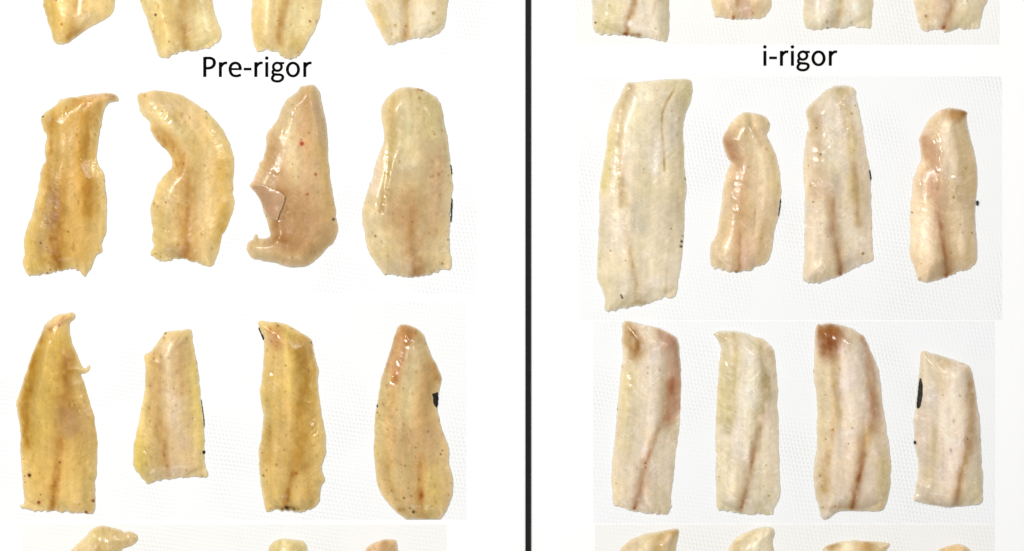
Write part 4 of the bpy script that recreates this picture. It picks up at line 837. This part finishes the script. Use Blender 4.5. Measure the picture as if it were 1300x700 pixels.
    ring = np.unique(bE); rm = np.full(len(P), -1); rm[ring] = np.arange(len(ring)) + len(P)
    V = np.vstack([W(P, h), W(P[ring], np.full(len(ring), 0.4))])
    F = Q.tolist() + [(int(bb), int(aa), int(rm[aa]), int(rm[bb])) for aa, bb in bE]
    org = np.array([(x.mean() - 650) * MM, (350 - y.mean()) * MM, 0.0])
    pieces = [(p, 'skin') for p in k.get('skin', [])] + [(p, 'flap') for p in k.get('flap', [])]
    if pieces:                                          # a fillet with other pieces on it: flesh and the rest under one empty
        root = bpy.data.objects.new("fish_fillet", None)
        root.empty_display_size = 0.02
        col.objects.link(root)
        root.location = org
        o = mesh_obj("flesh", V, F, FLESH, True, root, org)
    else:
        root = o = mesh_obj("fish_fillet", V, F, FLESH, True, None, org)
    lin = np.vstack([lin, lin[ring]]); wet = np.concatenate([wet, wet[ring]])
    at = o.data.attributes.new("flesh_colour", 'FLOAT_COLOR', 'POINT')
    at.data.foreach_set("color", np.hstack([lin, np.ones((len(lin), 1))]).astype(np.float32).ravel())
    aw = o.data.attributes.new("wetness", 'FLOAT', 'POINT')
    aw.data.foreach_set("value", wet.astype(np.float32))
    tag(root, k['n'], "fish fillet", k['g'])
    # ---- bits of dark skin left on the fillet
    for spec, what in pieces:
        pl = smooth_outline(path(spec), rng, None, 0.7, 0.3 if what == 'skin' else 0.9)
        s2 = 0.5 if what == 'skin' else 0.9
        l2 = pl.min(0) - s2; h2 = pl.max(0) + s2
        mx, my = [int(v) + 1 for v in np.ceil((h2 - l2) / s2)]
        XX, YY = np.meshgrid(l2[0] + s2 * np.arange(mx + 1), l2[1] + s2 * np.arange(my + 1))
        PP = np.stack([XX.ravel(), YY.ravel()], 1)
        CC = np.stack([(XX[:-1, :-1] + s2 / 2).ravel(), (YY[:-1, :-1] + s2 / 2).ravel()], 1)
        kk = np.nonzero(inside(CC, pl))[0]
        if not len(kk):
            continue
        jj, ii = np.divmod(kk, mx)
        a = jj * (mx + 1) + ii
        q2 = np.stack([a, a + mx + 1, a + mx + 2, a + 1], 1)
        us = np.unique(q2); r2 = np.full(len(PP), -1); r2[us] = np.arange(len(us))
        PP = PP[us]; q2 = r2[q2]
        dI, nI, _ = seg_dist(PP, pl, True)
        hh = np.zeros(len(PP))
        for i0 in range(len(PP)):
            dd = (x - PP[i0, 0]) ** 2 + (y - PP[i0, 1]) ** 2
            j = dd.argmin()
            hh[i0] = h[j] if dd[j] < 9 else max(h[j] * 0.6, 1.8)
        zt = hh + 0.35 + 0.5 * np.clip(dI / 1.5, 0, 1)
        if what == 'flap':                              # torn layer, lying flat at the left and lifting towards its free edge
            sx = (PP[:, 0] - PP[:, 0].min()) / np.ptp(PP[:, 0])
            zt = hh + 1.1 + 2.4 * sx ** 1.5 + 0.8 * nz(PP[:, 0] / 9, PP[:, 1] / 9) - 0.7 * np.exp(-dI / 1.2)
        n2 = len(PP)
        E2 = np.vstack([q2[:, [0, 1]], q2[:, [1, 2]], q2[:, [2, 3]], q2[:, [3, 0]]])
        ky = np.sort(E2, 1); cd = ky[:, 0] * n2 + ky[:, 1]
        _, iv, c2 = np.unique(cd, return_inverse=True, return_counts=True)
        b2 = E2[c2[iv] == 1]
        VV = np.vstack([W(PP, zt), W(PP, hh - 1.2)])
        FF = q2.tolist() + [(int(bb), int(aa), int(aa) + n2, int(bb) + n2) for aa, bb in b2]
        if what == 'flap':
            so = mesh_obj("flap", VV, FF, FLESH, True, root, org)
            fc = hexc(k['flapc'])[None] * (1 + 0.10 * nz.fbm(PP[:, 0] / 9, PP[:, 1] / 9, 3) + 0.05 * nz(PP[:, 0] / 1.8, PP[:, 1] / 1.8))[:, None]
            pale = np.exp(-(dI / 1.6) ** 2)[:, None] * 0.45
            fc = fc * (1 - pale) + hexc('E2CBAC')[None] * pale
            fl = np.vstack([to_lin(fc), to_lin(fc)]) / EXPO
            fa = so.data.attributes.new("flesh_colour", 'FLOAT_COLOR', 'POINT')
            fa.data.foreach_set("color", np.hstack([fl, np.ones((len(fl), 1))]).astype(np.float32).ravel())
            fw = so.data.attributes.new("wetness", 'FLOAT', 'POINT')
            fw.data.foreach_set("value", np.full(len(fl), 0.35, np.float32))
            tag(so, "torn flap of flesh lifting off the left side")
        else:
            so = mesh_obj("skin_patch", VV, FF, SKIN, True, root, org)
            tag(so, "scrap of dark fish skin left on the edge")
    return o


for i, k in enumerate(FISH):
    build_fish(k, i)

# ------------------------------------------------------------------ black lettering
def ell(cx, cy, rx, ry, n=40):
    t = np.linspace(0, 2 * math.pi, n + 1)
    return [(cx + rx * math.cos(a), cy + ry * math.sin(a)) for a in t]


def spline(pts, n=8):
    p = np.array(pts, float)
    q = np.vstack([2 * p[0] - p[1], p, 2 * p[-1] - p[-2]])
    o = []
    for i in range(1, len(q) - 2):
        for t in np.linspace(0, 1, n, endpoint=False):
            a, b, c, d = q[i - 1], q[i], q[i + 1], q[i + 2]
            o.append(0.5 * (2 * b + (c - a) * t + (2 * a - 5 * b + 4 * c - d) * t * t + (3 * b - a - 3 * c + d) * t ** 3))
    o.append(p[-1])
    return o


# strokes: (points, width at the sides, width at top and bottom); y grows downwards, 0 is the baseline
GLYPH = {
    'P': [([(0, -415), (0, 0)], 60, 60),
          (spline([(-5, -391), (70, -391), (130, -386), (178, -358), (198, -303), (185, -243), (145, -200), (85, -183), (-5, -183)]), 60, 50)],
    'r': [([(0, -307), (0, 0)], 57, 57),
          (spline([(4, -205), (32, -246), (68, -278), (105, -291), (140, -284)]), 52, 50)],
    'e': [([(35, -163), (238, -163)], 40, 40),
          (spline([(210, -150), (208, -198), (188, -252), (152, -280), (107, -290), (62, -279), (24, -246), (4, -198), (1, -148), (10, -98), (34, -56), (74, -28), (122, -20), (170, -26), (222, -46)]), 58, 48)],
    '-': [([(0, -163), (158, -163)], 50, 50)],
    'i': [([(0, -307), (0, 0)], 56, 56), (ell(0, -390, 18, 18, 20), 38, 38)],
    'g': [(ell(0, -210, 86, 82), 50, 46), ([(45, -286), (142, -286)], 42, 42),
          (spline([(-62, -150), (-92, -118), (-94, -78), (-66, -56)]), 46, 44),
          (spline([(-66, -56), (-10, -50), (55, -46), (102, -26), (112, 15), (88, 60), (38, 86), (-10, 90), (-60, 82), (-98, 56), (-106, 20), (-88, -18), (-60, -48)]), 52, 46)],
    'o': [(ell(0, -154, 115, 136, 48), 58, 47)],
}


def letter(ch, x, base, parent, loc):
    V, F = [], []
    for si, (pts, ws, wt) in enumerate(GLYPH[ch]):
        p = np.array(pts, float)
        closed = np.allclose(p[0], p[-1])
        if closed:
            p = p[:-1]
            t = np.roll(p, -1, 0) - np.roll(p, 1, 0)
        else:
            t = np.gradient(p, axis=0)
        t /= np.hypot(*t.T)[:, None]
        wd = (ws * np.abs(t[:, 1]) + wt * np.abs(t[:, 0])) / (np.abs(t).sum(1))
        n = np.stack([-t[:, 1], t[:, 0]], 1) * wd[:, None] * 0.545
        A, B = p + n, p - n
        if ch == 'i' and si == 1:                     # the dot is solid
            A = p.mean(0) + (p - p.mean(0)) * 2.0; B = p.mean(0) + (p - p.mean(0)) * 0.02
        z1 = 0.5 + 0.05 * si
        off = len(V); m = len(p)
        for z in (z1, 0.05):
            for q in (A, B):
                for (qx, qy) in q:
                    V.append(((x - 650 + qx / 16.25) * MM - loc[0], (350 - base - qy / 16.25) * MM - loc[1], z * MM))
        rngi = range(m if closed else m - 1)
        for i in rngi:
            j = (i + 1) % m
            F.append((off + i, off + j, off + m + j, off + m + i))
            F.append((off + i, off + 2 * m + i, off + 2 * m + j, off + j))
            F.append((off + m + j, off + 3 * m + j, off + 3 * m + i, off + m + i))
        if not closed:
            F.append((off, off + m, off + 3 * m, off + 2 * m))
            F.append((off + m - 1, off + 3 * m - 1, off + 4 * m - 1, off + 2 * m - 1))
    o = mesh_obj("letter", np.array(V), F, INK, False, parent)
    return o


def heading(items, base, label):
    loc = ((np.mean([x for _, x in items]) - 650) * MM, (350 - base) * MM, 0.0)
    e = bpy.data.objects.new("heading_lettering", None)
    e.empty_display_size = 0.02
    col.objects.link(e)
    e.location = (loc[0], loc[1], HEAD_Z[label] * MM)
    tag(e, label, "lettering")
    for ch, x in items:
        letter(ch, x, base, e, loc)


HEAD_Z = {"black lettering reading Pre-rigor above the bent fillet": 0.0,
          "black lettering reading i-rigor above the right cloth": 0.0}
heading([('P', 259.97), ('r', 279.72), ('e', 292.05), ('-', 309.4), ('r', 324.74), ('i', 338.65), ('g', 352.12), ('o', 371.88), ('r', 386.9)],
        97.95, "black lettering reading Pre-rigor above the bent fillet")
heading([('i', 971.0), ('-', 976.55), ('r', 992.0), ('i', 1005.95), ('g', 1019.2), ('o', 1039.1), ('r', 1054.0)],
        83.75, "black lettering reading i-rigor above the right cloth")
